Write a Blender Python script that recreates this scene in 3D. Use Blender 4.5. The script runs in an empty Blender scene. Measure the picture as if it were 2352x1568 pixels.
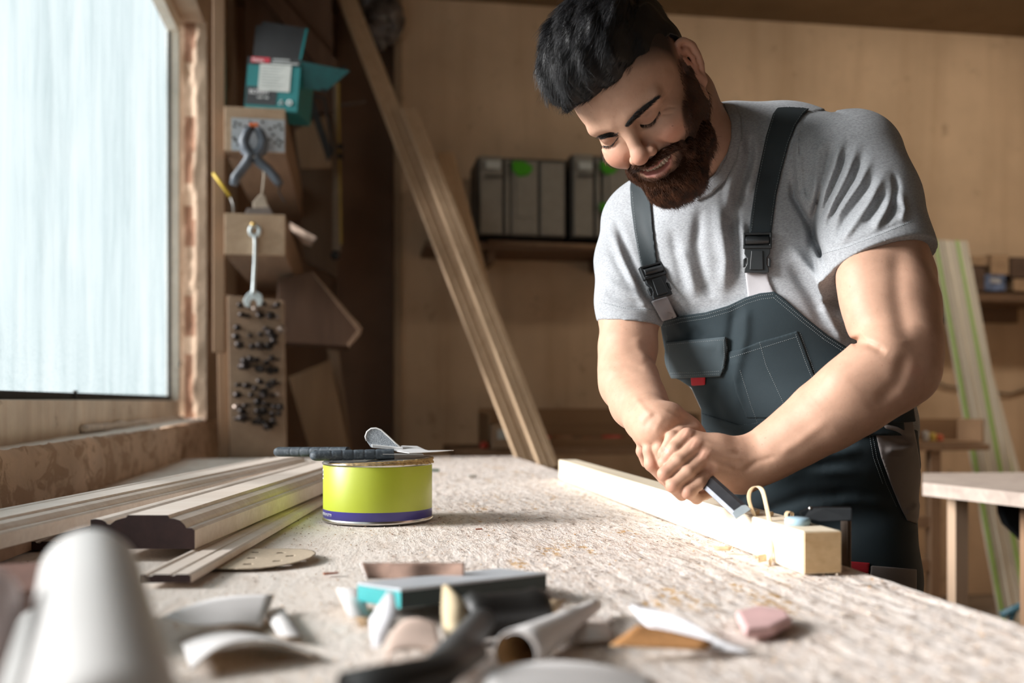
import bpy, bmesh, math, random
import numpy as np
from mathutils import Vector, Matrix
from mathutils.bvhtree import BVHTree
QUICK = False

# ---------------------------------------------------------------- camera, light, exposure
F = 2287.0; CX = 1176.0; CY = 922.0          # lens in pixels of the 2352 px frame, vanishing height
TH = math.atan(373 / F)                       # the room runs 9.3 degrees off the view axis
CT, ST = math.cos(TH), math.sin(TH)
CAMZ = 1.04; BZ = 0.85                        # eye height, bench top height
S = bpy.context.scene
C = S.collection
S.view_settings.view_transform = 'Standard'
S.view_settings.look = 'None'
S.view_settings.gamma = 1.0
S.view_settings.use_curve_mapping = False
S.view_settings.exposure = 0.15
cd = bpy.data.cameras.new('camera'); cam = bpy.data.objects.new('camera', cd); C.objects.link(cam)
cam.location = (0, 0, CAMZ); cam.rotation_euler = (math.pi / 2, 0, -TH)
cd.sensor_width = 36.0; cd.lens = 35.0
cd.shift_y = (CY - 784.0) / 2352.0
cd.clip_start = 0.02
cd.dof.use_dof = True; cd.dof.focus_distance = 1.44; cd.dof.aperture_fstop = 2.8
S.camera = cam
S.cycles.use_denoising = True
S.cycles.max_bounces = 8
S.cycles.sample_clamp_indirect = 6.0

w = bpy.data.worlds.new('world'); S.world = w; w.use_nodes = True
bg = w.node_tree.nodes['Background']
bg.inputs[0].default_value = (0.90, 0.97, 0.99, 1); bg.inputs[1].default_value = 1.1

def area(name, loc, look, sx, sy, power, col):
    l = bpy.data.lights.new(name, 'AREA'); l.shape = 'RECTANGLE'; l.size = sx; l.size_y = sy
    l.energy = power; l.color = col
    o = bpy.data.objects.new(name, l); C.objects.link(o); o.location = loc
    d = Vector(look) - Vector(loc); o.rotation_euler = d.to_track_quat('-Z', 'Y').to_euler()
    return o
sun = bpy.data.lights.new('hazy_sun', 'SUN'); sun.energy = 18.0; sun.angle = math.radians(26); sun.color = (1.0, 0.985, 0.975)
so = bpy.data.objects.new('hazy_sun', sun); C.objects.link(so)
so.rotation_euler = Vector((0.92, 0.0, -0.36)).to_track_quat('-Z', 'Y').to_euler()

pt = bpy.data.lights.new('window_portal', 'AREA'); pt.shape = 'RECTANGLE'; pt.size = 7; pt.size_y = 1.6; pt.cycles.is_portal = True
po_ = bpy.data.objects.new('window_portal', pt); C.objects.link(po_); po_.location = (-.72, 1.0, 1.77)
po_.rotation_euler = Vector((1, 0, 0)).to_track_quat('-Z', 'Z').to_euler()

fill_light = area('back_wall_fill_light', (3.1, 3.3, 2.90), (3.1, 4.6, 1.0), 1.3, .25, 20, (1.0, .90, .76))  # fill light added out of view to brighten the back wall

# ---------------------------------------------------------------- helpers
def cam3(px, py, d):                           # pixel and depth along the view axis -> camera frame (x right, y depth, z up)
    return np.array([(px - CX) / F * d, d, (CY - py) / F * d])
def c2w(P):
    P = np.asarray(P, float)
    return np.stack([P[..., 0] * CT + P[..., 1] * ST, -P[..., 0] * ST + P[..., 1] * CT, P[..., 2] + CAMZ], -1)
def w2c(P):
    P = np.asarray(P, float)
    return np.stack([P[..., 0] * CT - P[..., 1] * ST, P[..., 0] * ST + P[..., 1] * CT, P[..., 2] - CAMZ], -1)
def at(px, py, d): return Vector(c2w(cam3(px, py, d)))
def onz(px, py, z):                            # point of a horizontal plane seen at a pixel
    d = F * (CAMZ - z) / (py - CY); return at(px, py, d)
def onx(px, py, x):                            # point of a plane x = const (room axes)
    u = (px - CX) / F; d = x / (u * CT + ST); return at(px, py, d)
def ony(px, py, y):
    u = (px - CX) / F; d = y / (CT - u * ST); return at(px, py, d)

def tag(o, label=None, cat=None, group=None, kind=None):
    if label: o['label'] = label
    if cat: o['category'] = cat
    if group: o['group'] = group
    if kind: o['kind'] = kind
    return o
def mesh_np(name, V, Fa, mat=None, parent=None, smooth=True, col=None):
    V = np.asarray(V, np.float32); me = bpy.data.meshes.new(name)
    n = Fa.shape[1]
    me.vertices.add(len(V)); me.vertices.foreach_set('co', V.ravel())
    me.loops.add(Fa.size); me.loops.foreach_set('vertex_index', Fa.astype(np.int32).ravel())
    me.polygons.add(len(Fa)); me.polygons.foreach_set('loop_start', np.arange(0, Fa.size, n, dtype=np.int32))
    me.update(calc_edges=True)
    if smooth: me.polygons.foreach_set('use_smooth', np.ones(len(Fa), bool))
    if col is not None:
        a = me.color_attributes.new('Col', 'FLOAT_COLOR', 'POINT')
        c4 = np.ones((len(V), 4), np.float32); c4[:, :3] = col; a.data.foreach_set('color', c4.ravel())
    if mat: me.materials.append(mat)
    o = bpy.data.objects.new(name, me); C.objects.link(o)
    if parent: o.parent = parent
    return o
def bm_obj(name, bm, mat=None, parent=None, smooth=False, loc=None, rot=None, bevel=0, mats=None):
    me = bpy.data.meshes.new(name); bmesh.ops.recalc_face_normals(bm, faces=bm.faces[:]); bm.to_mesh(me); bm.free()
    if smooth: me.polygons.foreach_set('use_smooth', [True] * len(me.polygons))
    for m in (mats or ([mat] if mat else [])): me.materials.append(m)
    o = bpy.data.objects.new(name, me); C.objects.link(o)
    if parent: o.parent = parent
    if loc is not None: o.location = loc
    if rot is not None: o.rotation_euler = rot
    if bevel:
        md = o.modifiers.new('bevel', 'BEVEL'); md.width = bevel; md.segments = 2; md.limit_method = 'ANGLE'
    return o
def empty(name, loc=(0, 0, 0), rz=0, rot=None):
    o = bpy.data.objects.new(name, None); C.objects.link(o); o.location = loc
    o.rotation_euler = rot if rot is not None else (0, 0, rz); o.empty_display_size = .05
    return o
def thing(name, label, cat, loc=(0, 0, 0), rz=0, group=None, rot=None):
    return tag(empty(name, loc, rz, rot), label, cat, group)
def box(bm, c, s, M=None, mi=0):
    x, y, z = [q / 2 for q in s]; cx, cy, cz = c; vs = []
    for dx, dy, dz in ((-x,-y,-z),(x,-y,-z),(x,y,-z),(-x,y,-z),(-x,-y,z),(x,-y,z),(x,y,z),(-x,y,z)):
        v = Vector((cx + dx, cy + dy, cz + dz)); vs.append(bm.verts.new(M @ v if M else v))
    for f in ((0,3,2,1),(4,5,6,7),(0,1,5,4),(1,2,6,5),(2,3,7,6),(3,0,4,7)):
        fc = bm.faces.new([vs[i] for i in f]); fc.material_index = mi
    return vs
def prism(bm, pts, off, mi=0):                 # polygon of 3D points pushed along off, closed
    a = [bm.verts.new(Vector(p)) for p in pts]; b = [bm.verts.new(Vector(p) + Vector(off)) for p in pts]
    n = len(pts); fs = [bm.faces.new(a), bm.faces.new(b[::-1])]
    for i in range(n): fs.append(bm.faces.new((a[i], b[i], b[(i+1) % n], a[(i+1) % n])))
    for f in fs: f.material_index = mi
def tube(bm, pts, r, seg=8, cap=True, mi=0, flat=1.0, closed=False):
    pts = [Vector(p) for p in pts]; n = len(pts); rs = r if hasattr(r, '__len__') else [r] * n
    rings = []; prev = None
    for i, p in enumerate(pts):
        if closed: t = pts[(i+1) % n] - pts[i-1]
        else: t = pts[min(i+1, n-1)] - pts[max(i-1, 0)]
        t.normalize()
        if prev is None:
            u = t.cross(Vector((0, 0, 1)));
            if u.length < 1e-3: u = t.cross(Vector((0, 1, 0)))
        else: u = prev - t * prev.dot(t)
        u.normalize(); prev = u; v = t.cross(u)
        rings.append([bm.verts.new(p + (u * math.cos(a) + v * math.sin(a) * flat) * rs[i]) for a in [2 * math.pi * k / seg for k in range(seg)]])
    m = n if closed else n - 1
    for i in range(m):
        A, B = rings[i], rings[(i+1) % n]
        for k in range(seg):
            f = bm.faces.new((A[k], A[(k+1) % seg], B[(k+1) % seg], B[k])); f.material_index = mi; f.smooth = True
    if cap and not closed:
        bm.faces.new(rings[0][::-1]).material_index = mi; bm.faces.new(rings[-1]).material_index = mi
def lathe(bm, prof, seg=48, M=None, mi=0, close=True):
    rings = []
    for r, z in prof:
        if r < 1e-6:
            v = Vector((0, 0, z)); rings.append([bm.verts.new(M @ v if M else v)])
        else:
            ring = []
            for k in range(seg):
                a = 2 * math.pi * k / seg; v = Vector((r * math.cos(a), r * math.sin(a), z)); ring.append(bm.verts.new(M @ v if M else v))
            rings.append(ring)
    for A, B in zip(rings, rings[1:]):
        if len(A) == 1 and len(B) == 1: continue
        for k in range(seg):
            k2 = (k + 1) % seg
            if len(A) == 1: f = bm.faces.new((A[0], B[k2], B[k]))
            elif len(B) == 1: f = bm.faces.new((A[k], A[k2], B[0]))
            else: f = bm.faces.new((A[k], A[k2], B[k2], B[k]))
            f.material_index = mi; f.smooth = True
def frame(a, b, up=(0, 0, 1)):                 # local x along a->b, z near up, origin a
    a = Vector(a); x = (Vector(b) - a).normalized(); y = Vector(up).cross(x).normalized(); z = x.cross(y)
    M = Matrix((x, y, z)).transposed().to_4x4(); M.translation = a; return M
def subdiv_noise(bm, amp, freq=20, cuts=0, seed=0):
    from mathutils import noise
    for v in bm.verts:
        n = noise.noise_vector(v.co * freq + Vector((seed, seed, seed))); v.co += n * amp

# ---------------------------------------------------------------- materials
MATS = {}
class NT:
    def __init__(s, name, rough=.6, spec=.5, metal=0):
        s.m = bpy.data.materials.new(name); s.m.use_nodes = True; s.nt = s.m.node_tree; s.N = s.nt.nodes; s.L = s.nt.links
        s.b = s.N['Principled BSDF']; s.b.inputs['Roughness'].default_value = rough
        s.b.inputs['Specular IOR Level'].default_value = spec; s.b.inputs['Metallic'].default_value = metal
    def n(s, t, **k):
        o = s.N.new(t)
        for a, v in k.items():
            if a.startswith('i_'):
                key = a[2:]; key = int(key) if key.isdigit() else key.replace('_', ' ')
                if isinstance(v, bpy.types.NodeSocket): s.L.new(v, o.inputs[key])
                else: o.inputs[key].default_value = v
            else: setattr(o, a, v)
        return o
    def co(s, scale=(1, 1, 1), kind='Object', rot=(0, 0, 0)):
        tc = s.n('ShaderNodeTexCoord'); mp = s.n('ShaderNodeMapping'); s.L.new(tc.outputs[kind], mp.inputs[0])
        mp.inputs['Scale'].default_value = scale; mp.inputs['Rotation'].default_value = rot; return mp.outputs[0]
    def noise(s, vec, scale, detail=4, rough=.55, dist=0):
        o = s.n('ShaderNodeTexNoise'); s.L.new(vec, o.inputs['Vector']); o.inputs['Scale'].default_value = scale
        o.inputs['Detail'].default_value = detail; o.inputs['Roughness'].default_value = rough; o.inputs['Distortion'].default_value = dist
        return o.outputs[0]
    def ramp(s, fac, stops):
        o = s.n('ShaderNodeValToRGB'); s.L.new(fac, o.inputs[0]); e = o.color_ramp.elements
        while len(e) < len(stops): e.new(.5)
        for i, (p, c) in enumerate(stops):
            e[i].position = p; e[i].color = tuple(c) + (1,) if len(c) == 3 else c
        return o.outputs[0]
    def mix(s, fac, a, b, mode='MIX'):
        o = s.n('ShaderNodeMix', data_type='RGBA', blend_type=mode)
        for i, v in ((0, fac), (6, a), (7, b)):
            if isinstance(v, bpy.types.NodeSocket): s.L.new(v, o.inputs[i])
            else: o.inputs[i].default_value = v if i == 0 else (tuple(v) + (1,) if len(v) == 3 else v)
        return o.outputs[2]
    def math(s, op, a, b=0.):
        o = s.n('ShaderNodeMath', operation=op)
        for i, v in ((0, a), (1, b)):
            if isinstance(v, bpy.types.NodeSocket): s.L.new(v, o.inputs[i])
            else: o.inputs[i].default_value = v
        return o.outputs[0]
    def color(s, c):
        if isinstance(c, bpy.types.NodeSocket): s.L.new(c, s.b.inputs['Base Color'])
        else: s.b.inputs['Base Color'].default_value = tuple(c) + (1,)
    def rough(s, r): s.L.new(r, s.b.inputs['Roughness'])
    def bump(s, h, strength=.3, dist=.001):
        o = s.n('ShaderNodeBump'); s.L.new(h, o.inputs['Height']); o.inputs['Strength'].default_value = strength
        o.inputs['Distance'].default_value = dist; s.L.new(o.outputs[0], s.b.inputs['Normal'])
def plain(name, c, rough=.6, metal=0, spec=.5, var=.12, scale=30, bump=0):
    if name in MATS: return MATS[name]
    t = NT(name, rough, spec, metal); v = t.co(); n = t.noise(v, scale, 5)
    lo = [max(0, q * (1 - var * 1.6)) for q in c]; hi = [min(1, q * (1 + var)) for q in c]
    t.color(t.ramp(n, [(.3, lo), (.7, hi)]))
    if bump: t.bump(n, .5, bump)
    MATS[name] = t.m; return t.m
def wood(name, c1, c2, axis=0, scale=14, rough=.62, stretch=.05, dirt=0):
    if name in MATS: return MATS[name]
    t = NT(name, rough, .35); sc = [1, 1, 1]; sc[axis] = stretch
    v = t.co(sc); n = t.noise(v, scale * 3, 6, .6, .8); n2 = t.noise(v, scale * 14, 3)
    c = t.ramp(n, [(.3, c1), (.68, c2)])
    c = t.mix(.25, c, t.ramp(n2, [(.3, [q * .72 for q in c1]), (.7, c2)]))
    if dirt:
        d = t.noise(t.co(), 6, 5); c = t.mix(t.math('MULTIPLY', d, dirt), c, [q * .45 for q in c1])
    t.color(c); t.bump(n2, .25, .0006)
    MATS[name] = t.m; return t.m

# ---------------------------------------------------------------- signed distance sculpting (camera-frame metres)
def smin(a, b, k):
    if k <= 0: return np.minimum(a, b)
    h = np.maximum(k - np.abs(a - b), 0) / k
    return np.minimum(a, b) - h * h * k * .25
def cap(a, b, ra, rb, n=None, s=1.0):
    a = np.asarray(a, np.float32); b = np.asarray(b, np.float32); ab = b - a; L2 = float(ab @ ab) + 1e-12
    if n is not None: n = np.asarray(n, np.float32); n = n / np.linalg.norm(n)
    def f(p):
        t = np.clip(((p - a) @ ab) / L2, 0, 1); q = p - a - t[..., None] * ab
        if n is not None: q = q + n * ((q @ n) * (s - 1))[..., None]
        return np.sqrt((q * q).sum(-1)) - (ra + t * (rb - ra))
    return f
def ell(c, r, R=None):                          # rows of R: local axes
    c = np.asarray(c, np.float32); r = np.asarray(r, np.float32); R = None if R is None else np.asarray(R, np.float32)
    def f(p):
        q = p - c
        if R is not None: q = q @ R.T
        k0 = np.sqrt(((q / r) ** 2).sum(-1)) + 1e-9; k1 = np.sqrt(((q / (r * r)) ** 2).sum(-1)) + 1e-9
        return k0 * (k0 - 1) / k1
    return f
class Ops:
    def __init__(s): s.ops = []; s.strokes = []; s.cut = []
    def add(s, f, k=.006): s.ops.append((0, k, f)); return s
    def sub(s, f, k=.004): s.ops.append((1, k, f)); return s
    def chain(s, pts, k=.006, n=None, fl=1.0):   # pts: (px,py,depth,r_px)
        Q = [(cam3(*p[:3]), p[3] * p[2] / F) for p in pts]
        for (a, ra), (b, rb) in zip(Q, Q[1:]): s.add(cap(a, b, ra, rb, n, fl), k)
        return s
    def stroke(s, pts, amp, wd, front=1):        # raised (amp>0) or sunk line drawn on the side that faces the lens, metres / px
        s.strokes.append((np.asarray(pts, np.float32), amp, wd)); return s
    def ev(s, p, c=None, R=0, raw=False):
        d = np.full(p.shape[:-1], 1e3, np.float32)
        for m, k, f in s.ops:
            if c is not None and float(f(c[None])[0]) > R * 1.7 + k * 1.2 + .01: continue
            v = f(p)
            if m == 0: d = smin(d, v, k)
            else: d = -smin(-d, v, k)
        if s.strokes:
            X = CX + F * p[..., 0] / p[..., 1]; Y = CY - F * p[..., 2] / p[..., 1]
            x0, x1, y0, y1 = X.min(), X.max(), Y.min(), Y.max()
            for P, amp, wd in s.strokes:
                e = wd * 2.6
                if P[:, 0].max() + e < x0 or P[:, 0].min() - e > x1 or P[:, 1].max() + e < y0 or P[:, 1].min() - e > y1: continue
                best = np.full(X.shape, 1e9, np.float32); n = len(P) - 1; tt = np.zeros(X.shape, np.float32)
                for i in range(n):
                    ax, ay = P[i]; bx, by = P[i+1]; ux, uy = bx - ax, by - ay
                    t = np.clip(((X - ax) * ux + (Y - ay) * uy) / (ux * ux + uy * uy + 1e-6), 0, 1)
                    q = (X - ax - t * ux) ** 2 + (Y - ay - t * uy) ** 2
                    b = q < best; best = np.where(b, q, best); tt = np.where(b, (i + t) / n, tt)
                g = np.exp(-best / (wd * wd)) * np.clip(np.sin(np.pi * np.clip(tt, .03, .97)) * 1.6, 0, 1)
                d = d - amp * g
        return d
class Fn:                                       # any function field
    def __init__(s, f): s.f = f
    def ev(s, p, c=None, R=0): return s.f(p, c, R)
def poly2d(pts):                                 # polygon in frame pixels swept along the line of sight; metres
    P = np.asarray(pts, np.float32)
    def f(p):
        X = CX + F * p[..., 0] / p[..., 1]; Y = CY - F * p[..., 2] / p[..., 1]
        d = np.full(X.shape, 1e12, np.float32); s = np.ones(X.shape, np.float32); n = len(P); j = n - 1
        for i in range(n):
            ex, ey = P[j] - P[i]; wx, wy = X - P[i][0], Y - P[i][1]
            t = np.clip((wx * ex + wy * ey) / (ex * ex + ey * ey + 1e-9), 0, 1)
            bx, by = wx - ex * t, wy - ey * t; d = np.minimum(d, bx * bx + by * by)
            c1 = Y >= P[i][1]; c2 = Y < P[j][1]; c3 = ex * wy > ey * wx
            fl = (c1 & c2 & c3) | (~c1 & ~c2 & ~c3); s = np.where(fl, -s, s); j = i
        return s * np.sqrt(d) * p[..., 1] / F
    return f
def mesh_field(fld, lo, hi, vox, n=20):
    lo = np.asarray(lo, np.float64); hi = np.asarray(hi, np.float64)
    nc = np.ceil((hi - lo) / (vox * n)).astype(int); half = vox * (n + 2) * .5 * math.sqrt(3)
    I = np.stack(np.meshgrid(*[np.arange(k) for k in nc], indexing='ij'), -1).reshape(-1, 3)
    ctr = (lo + (I + .5) * n * vox).astype(np.float32)
    dv = np.concatenate([fld.ev(ctr[i:i + 4000]) for i in range(0, len(ctr), 4000)])
    I = I[np.abs(dv) < half * 1.6 + .006]; ctr = (lo + (I + .5) * n * vox).astype(np.float32)
    g = np.arange(-1, n + 1); G = np.stack(np.meshgrid(g, g, g, indexing='ij'), -1)  # samples -1..n
    big = 1 << 20
    VK, VP, FK = [], [], []
    for ii, cc in zip(I, ctr):
        base = ii * n
        P = (lo + (base + G) * vox).astype(np.float32)
        D = fld.ev(P, cc, half)
        if not ((D < 0).any() and (D > 0).any()): continue
        s = D < 0
        m = n + 1                                # cells -1..n-1
        c8 = [D[a:a + m, b:b + m, c:c + m] for a in (0, 1) for b in (0, 1) for c in (0, 1)]
        cnt = sum((q < 0).astype(np.int8) for q in c8); act = (cnt > 0) & (cnt < 8)
        idx = np.argwhere(act)
        if len(idx) == 0: continue
        v8 = np.stack([q[act] for q in c8], -1); off = np.array([(a, b, c) for a in (0, 1) for b in (0, 1) for c in (0, 1)], np.float32)
        acc = np.zeros((len(idx), 3), np.float32); w = np.zeros(len(idx), np.float32)
        for e0 in range(8):
            for ax in range(3):
                if off[e0][ax]: continue
                o2 = off[e0].copy(); o2[ax] = 1; e1 = int(o2[0] * 4 + o2[1] * 2 + o2[2])
                a, b = v8[:, e0], v8[:, e1]; cr = (a < 0) != (b < 0); t = np.where(cr, a / np.where(cr, a - b, 1), 0)
                pt = off[e0][None] + t[:, None] * (o2 - off[e0])[None]; acc += pt * cr[:, None]; w += cr
        pos = acc / w[:, None]
        cell = idx - 1 + base
        VK.append((cell[:, 0] + 1) * big * big + (cell[:, 1] + 1) * big + (cell[:, 2] + 1)); VP.append(lo + (cell + pos) * vox)
        for ax in range(3):
            sl0 = [slice(1, n + 1)] * 3
            A = s[1:n+1, 1:n+1, 1:n+1]
            sl = [slice(1, n + 1)] * 3; sl[ax] = slice(2, n + 2)
            if True:
                B = np.zeros_like(A);
                src = s[tuple(sl)]
                B[tuple(slice(0, q) for q in src.shape)] = src
                X = A != B
                if src.shape[ax] < n:            # last layer has no neighbour sample here; previous trick below
                    k = [slice(None)] * 3; k[ax] = slice(n - 1, n); X[tuple(k)] = False
            e = np.argwhere(X)
            if len(e) == 0: continue
            inside = A[X]; b1, b2 = [(1, 2), (2, 0), (0, 1)][ax]
            q = []
            for d1, d2 in ((-1, -1), (0, -1), (0, 0), (-1, 0)):
                cl = e + base; cl = cl.copy(); cl[:, b1] += d1; cl[:, b2] += d2
                q.append((cl[:, 0] + 1) * big * big + (cl[:, 1] + 1) * big + (cl[:, 2] + 1))
            q = np.stack(q, -1); q[~inside] = q[~inside][:, ::-1]; FK.append(q)
    K = np.concatenate(VK); P = np.concatenate(VP); U, first = np.unique(K, return_index=True); V = P[first]
    FQ = np.concatenate(FK); fi = np.searchsorted(U, FQ); fi = np.clip(fi, 0, len(U) - 1)
    ok = (U[fi] == FQ).all(-1); return V, fi[ok]

# ---------------------------------------------------------------- room shell
def plaster(name, c, stain, streak=1.0, patch=None, patchc=(.30, .12, .05), bump=.002, sc=1.0):
    t = NT(name, .9, .2); v = t.co(); big = t.noise(v, 1.6 * sc, 5, .6); st = t.noise(t.co((1.6, 1.6, .12)), 3.5 * sc, 5, .65, .4); fine = t.noise(v, 38, 6, .65)
    col = t.ramp(big, [(.3, [q * .80 for q in c]), (.7, [min(1, q * 1.10) for q in c])])
    col = t.mix(t.math('MULTIPLY', t.ramp(st, [(.45, (0, 0, 0)), (.72, (1, 1, 1))]), .55 * streak), col, stain)
    sp = t.noise(v, 9, 7, .72); col = t.mix(t.ramp(sp, [(.60, (0, 0, 0)), (.70, (.55, .55, .55))]), col, [q * .5 for q in stain])
    if patch is not None:
        pn = t.noise(t.co((1, .7, 1)), patch, 5, .6, .6); col = t.mix(t.ramp(pn, [(.50, (0, 0, 0)), (.56, (1, 1, 1))]), col, patchc)
    t.color(col); h = t.math('ADD', t.math('MULTIPLY', fine, .4), sp); t.bump(h, .8, bump); return t.m
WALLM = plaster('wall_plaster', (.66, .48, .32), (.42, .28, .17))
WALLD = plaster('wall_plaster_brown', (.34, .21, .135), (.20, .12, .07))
SILLM = plaster('sill_plaster', (.66, .50, .38), (.36, .24, .165), .12, patch=17, patchc=(.44, .31, .22), bump=.008, sc=4)
DUSTM = plain('dusty_sill', (.80, .73, .66), .95, var=.12, scale=40, bump=.003)
REVM = plaster('reveal_plaster', (.56, .42, .31), (.36, .24, .16), bump=.004, sc=3)
BRICK = plaster('bare_brick', (.33, .18, .115), (.26, .16, .11), bump=.006, sc=8)
CEILM = plaster('ceiling_paint', (.22, .15, .085), (.16, .10, .05), .4)
FLOORM = plain('concrete_floor', (.30, .23, .17), .85, var=.25, scale=6, bump=.002)
XW, XG = -.56, -.65                              # face of the window wall, face of the window itself
YB = 4.9; XR = 4.0; YF = -2.6; ZC = 3.02
YS0, YS1 = -.40, 4.04                            # window opening along the wall
ZS, ZT = 1.04 - .078, 2.52                       # sill and head of the opening
def struct(name, bm, m, parent=None, **k):
    o = bm_obj(name, bm, m, parent, **k)
    if parent is None: tag(o, kind='structure')
    return o
def wallbox(name, lo, hi, m, cuts=0, amp=0, fr=8, seed=0, parent=None):
    bm = bmesh.new(); lo = Vector(lo); hi = Vector(hi); box(bm, (lo + hi) / 2, hi - lo)
    if cuts: bmesh.ops.subdivide_edges(bm, edges=bm.edges[:], cuts=cuts, use_grid_fill=True); subdiv_noise(bm, amp, fr, 0, seed)
    return struct(name, bm, m, parent, smooth=bool(cuts))
wallbox('floor', (XW - .3, YF, -.1), (XR, YB + .4, 0), FLOORM)
wallbox('ceiling', (XW - .3, YF, ZC), (XR, YB + .4, ZC + .1), CEILM)
wallbox('wall_right', (XR, YF, 0), (XR + .1, YB + .4, ZC), WALLM)
wallbox('wall_front', (XW - .3, YF - .1, 0), (XR, YF, ZC), WALLM)
bk = wallbox('wall_back', (.22, YB, 0), (XR, YB + .2, ZC), WALLM)
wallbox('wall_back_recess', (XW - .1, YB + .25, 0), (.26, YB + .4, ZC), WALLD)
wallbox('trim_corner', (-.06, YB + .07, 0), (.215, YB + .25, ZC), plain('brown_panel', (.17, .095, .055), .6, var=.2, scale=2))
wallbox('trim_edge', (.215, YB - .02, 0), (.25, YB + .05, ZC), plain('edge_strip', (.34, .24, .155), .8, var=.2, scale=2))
# window wall: below, above, both sides of the opening
wl = wallbox('wall_left', (XW - .20, YF, 0), (XW, YB + .25, ZS - .02), SILLM, 0)
bm = bmesh.new()
for lo, hi in (((XG - .045, YF, ZT), (XW, YB + .25, ZC)), ((XG - .045, YF, ZS - .02), (XW, YS0, ZT)), ((XG - .045, YS1, ZS - .02), (XW, YB + .25, ZT))):
    lo, hi = Vector(lo), Vector(hi); box(bm, (lo + hi) / 2, hi - lo)
struct('wall_left_upper', bm, REVM)
# rough plaster face under the sill, with broken edge
bm = bmesh.new(); NX, NZ = 150, 22
from mathutils import noise as mnoise
g = []
for i in range(NX + 1):
    r = []
    y = .9 + (YS1 + .45 - .9) * i / NX
    for j in range(NZ + 1):
        z = .60 + (ZS - .60) * j / NZ
        n = mnoise.noise((y * 5, z * 7, 2)); n2 = mnoise.noise((y * 22, z * 26, 5)); n3 = mnoise.noise((y * 2.3, z * 3, 9))
        x = XW + .012 + .006 * n3 + .004 * n2 + (.007 if n > .12 else 0) - (.006 if n2 > .42 else 0)
        if j == NZ: x -= .010 + .004 * n2
        zz = z + (.004 * n2 + .003 * n if j >= NZ - 1 else 0)
        r.append(bm.verts.new((x, y, zz)))
    g.append(r)
for i in range(NX):
    for j in range(NZ): bm.faces.new((g[i][j], g[i+1][j], g[i+1][j+1], g[i][j+1]))
struct('trim_rough_plaster', bm, SILLM, smooth=True)
# sill top, dusty and uneven
bm = bmesh.new(); g = []
for i in range(121):
    y = YS0 + (YS1 - YS0) * i / 120; r = []
    for j in range(9):
        x = XG - .02 + (XW + .004 - XG + .02) * j / 8; n = mnoise.noise((x * 12, y * 9, 1)); rise = .010 * (y - 2.8) / 1.2
        r.append(bm.verts.new((x + (.006 * n if j == 8 else 0), y, ZS + rise + .002 + .0022 * n - (.004 if j == 8 else 0))))
    g.append(r)
for i in range(120):
    for j in range(8): bm.faces.new((g[i][j], g[i][j+1], g[i+1][j+1], g[i+1][j]))
win = tag(empty('window_1', (XG, (YS0 + YS1) / 2, ZS)), kind='structure')
bpy.context.view_layer.update()
def wpart(name, bm, m, **k):
    for v in bm.verts: v.co -= Vector(win.location)
    return bm_obj(name, bm, m, win, **k)
sl = wpart('sill', bm, DUSTM, smooth=True)
# foam bead along the frame foot
bm = bmesh.new(); pts = []; rs = []
for i in range(60):
    y = 2.55 + (YS1 - 2.57) * i / 59; n = mnoise.noise((y * 9, 0, 0)); pts.append((XG + .012 + .006 * n, y, ZS + .012 + .006 * mnoise.noise((y * 7, 3, 0)))); rs.append(.010 + .006 * mnoise.noise((y * 11, 7, 0)) + .004 * mnoise.noise((y * 40, 7, 0)))
tube(bm, pts, rs, 8); wpart('mortar_bead', bm, DUSTM, smooth=True)
FRM = plaster('old_frame_paint', (.88, .80, .69), (.50, .30, .17), .5, bump=.0008, sc=4)
ZG = CAMZ + .004                                 # top of the bottom rail
bm = bmesh.new()
ya, yb = YS0 + .02, YS1 - .03
box(bm, (XG - .02, (ya + yb) / 2, (ZS - .01 + ZG) / 2), (.045, yb - ya, ZG - ZS + .01))
wpart('bottom_rail', bm, FRM, bevel=.003)
bm = bmesh.new(); box(bm, (XG - .02, (ya + yb) / 2, ZT - .03), (.045, yb - ya, .06)); wpart('top_rail', bm, FRM, bevel=.003)
for y in (ya + .03, 1.80, yb - .018):
    bm = bmesh.new(); wd = .075 if y == 1.80 else .036; box(bm, (XG - .019, y, (ZG + ZT - .06) / 2), (.047, wd, ZT - .06 - ZG)); wpart('stile', bm, FRM, bevel=.003)
bm = bmesh.new(); box(bm, (XG - .033, (1.84 + yb - .036) / 2, ZG + .009), (.012, yb - .036 - 1.84, .018)); wpart('rubber_seal', bm, plain('black_rubber', (.012, .013, .014), .6, var=.3, scale=60))
bm = bmesh.new(); box(bm, (XG - .032, yb - .038, (ZG + ZT) / 2 - .03), (.012, .008, ZT - ZG - .07)); wpart('glazing_bead', bm, plain('dark_bead', (.10, .10, .095), .6))
for y, z in ((yb - .03, CAMZ + .14), (yb - .02, CAMZ + .152)):
    bm = bmesh.new(); bmesh.ops.create_icosphere(bm, subdivisions=2, radius=.006, matrix=Matrix.Translation((XG + .004, y, z))); wpart('screw', bm, plain('dark_screw', (.05, .05, .05), .5), smooth=True)
bm = bmesh.new(); lathe(bm, [(0, .022), (.008, .021), (.003, .015), (.002, 0), (0, 0)], 10, Matrix.Translation((XG - .024, 2.62, ZG + .002))); wpart('screw', bm, plain('dark_screw', (.05, .05, .05), .5), smooth=True)
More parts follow.
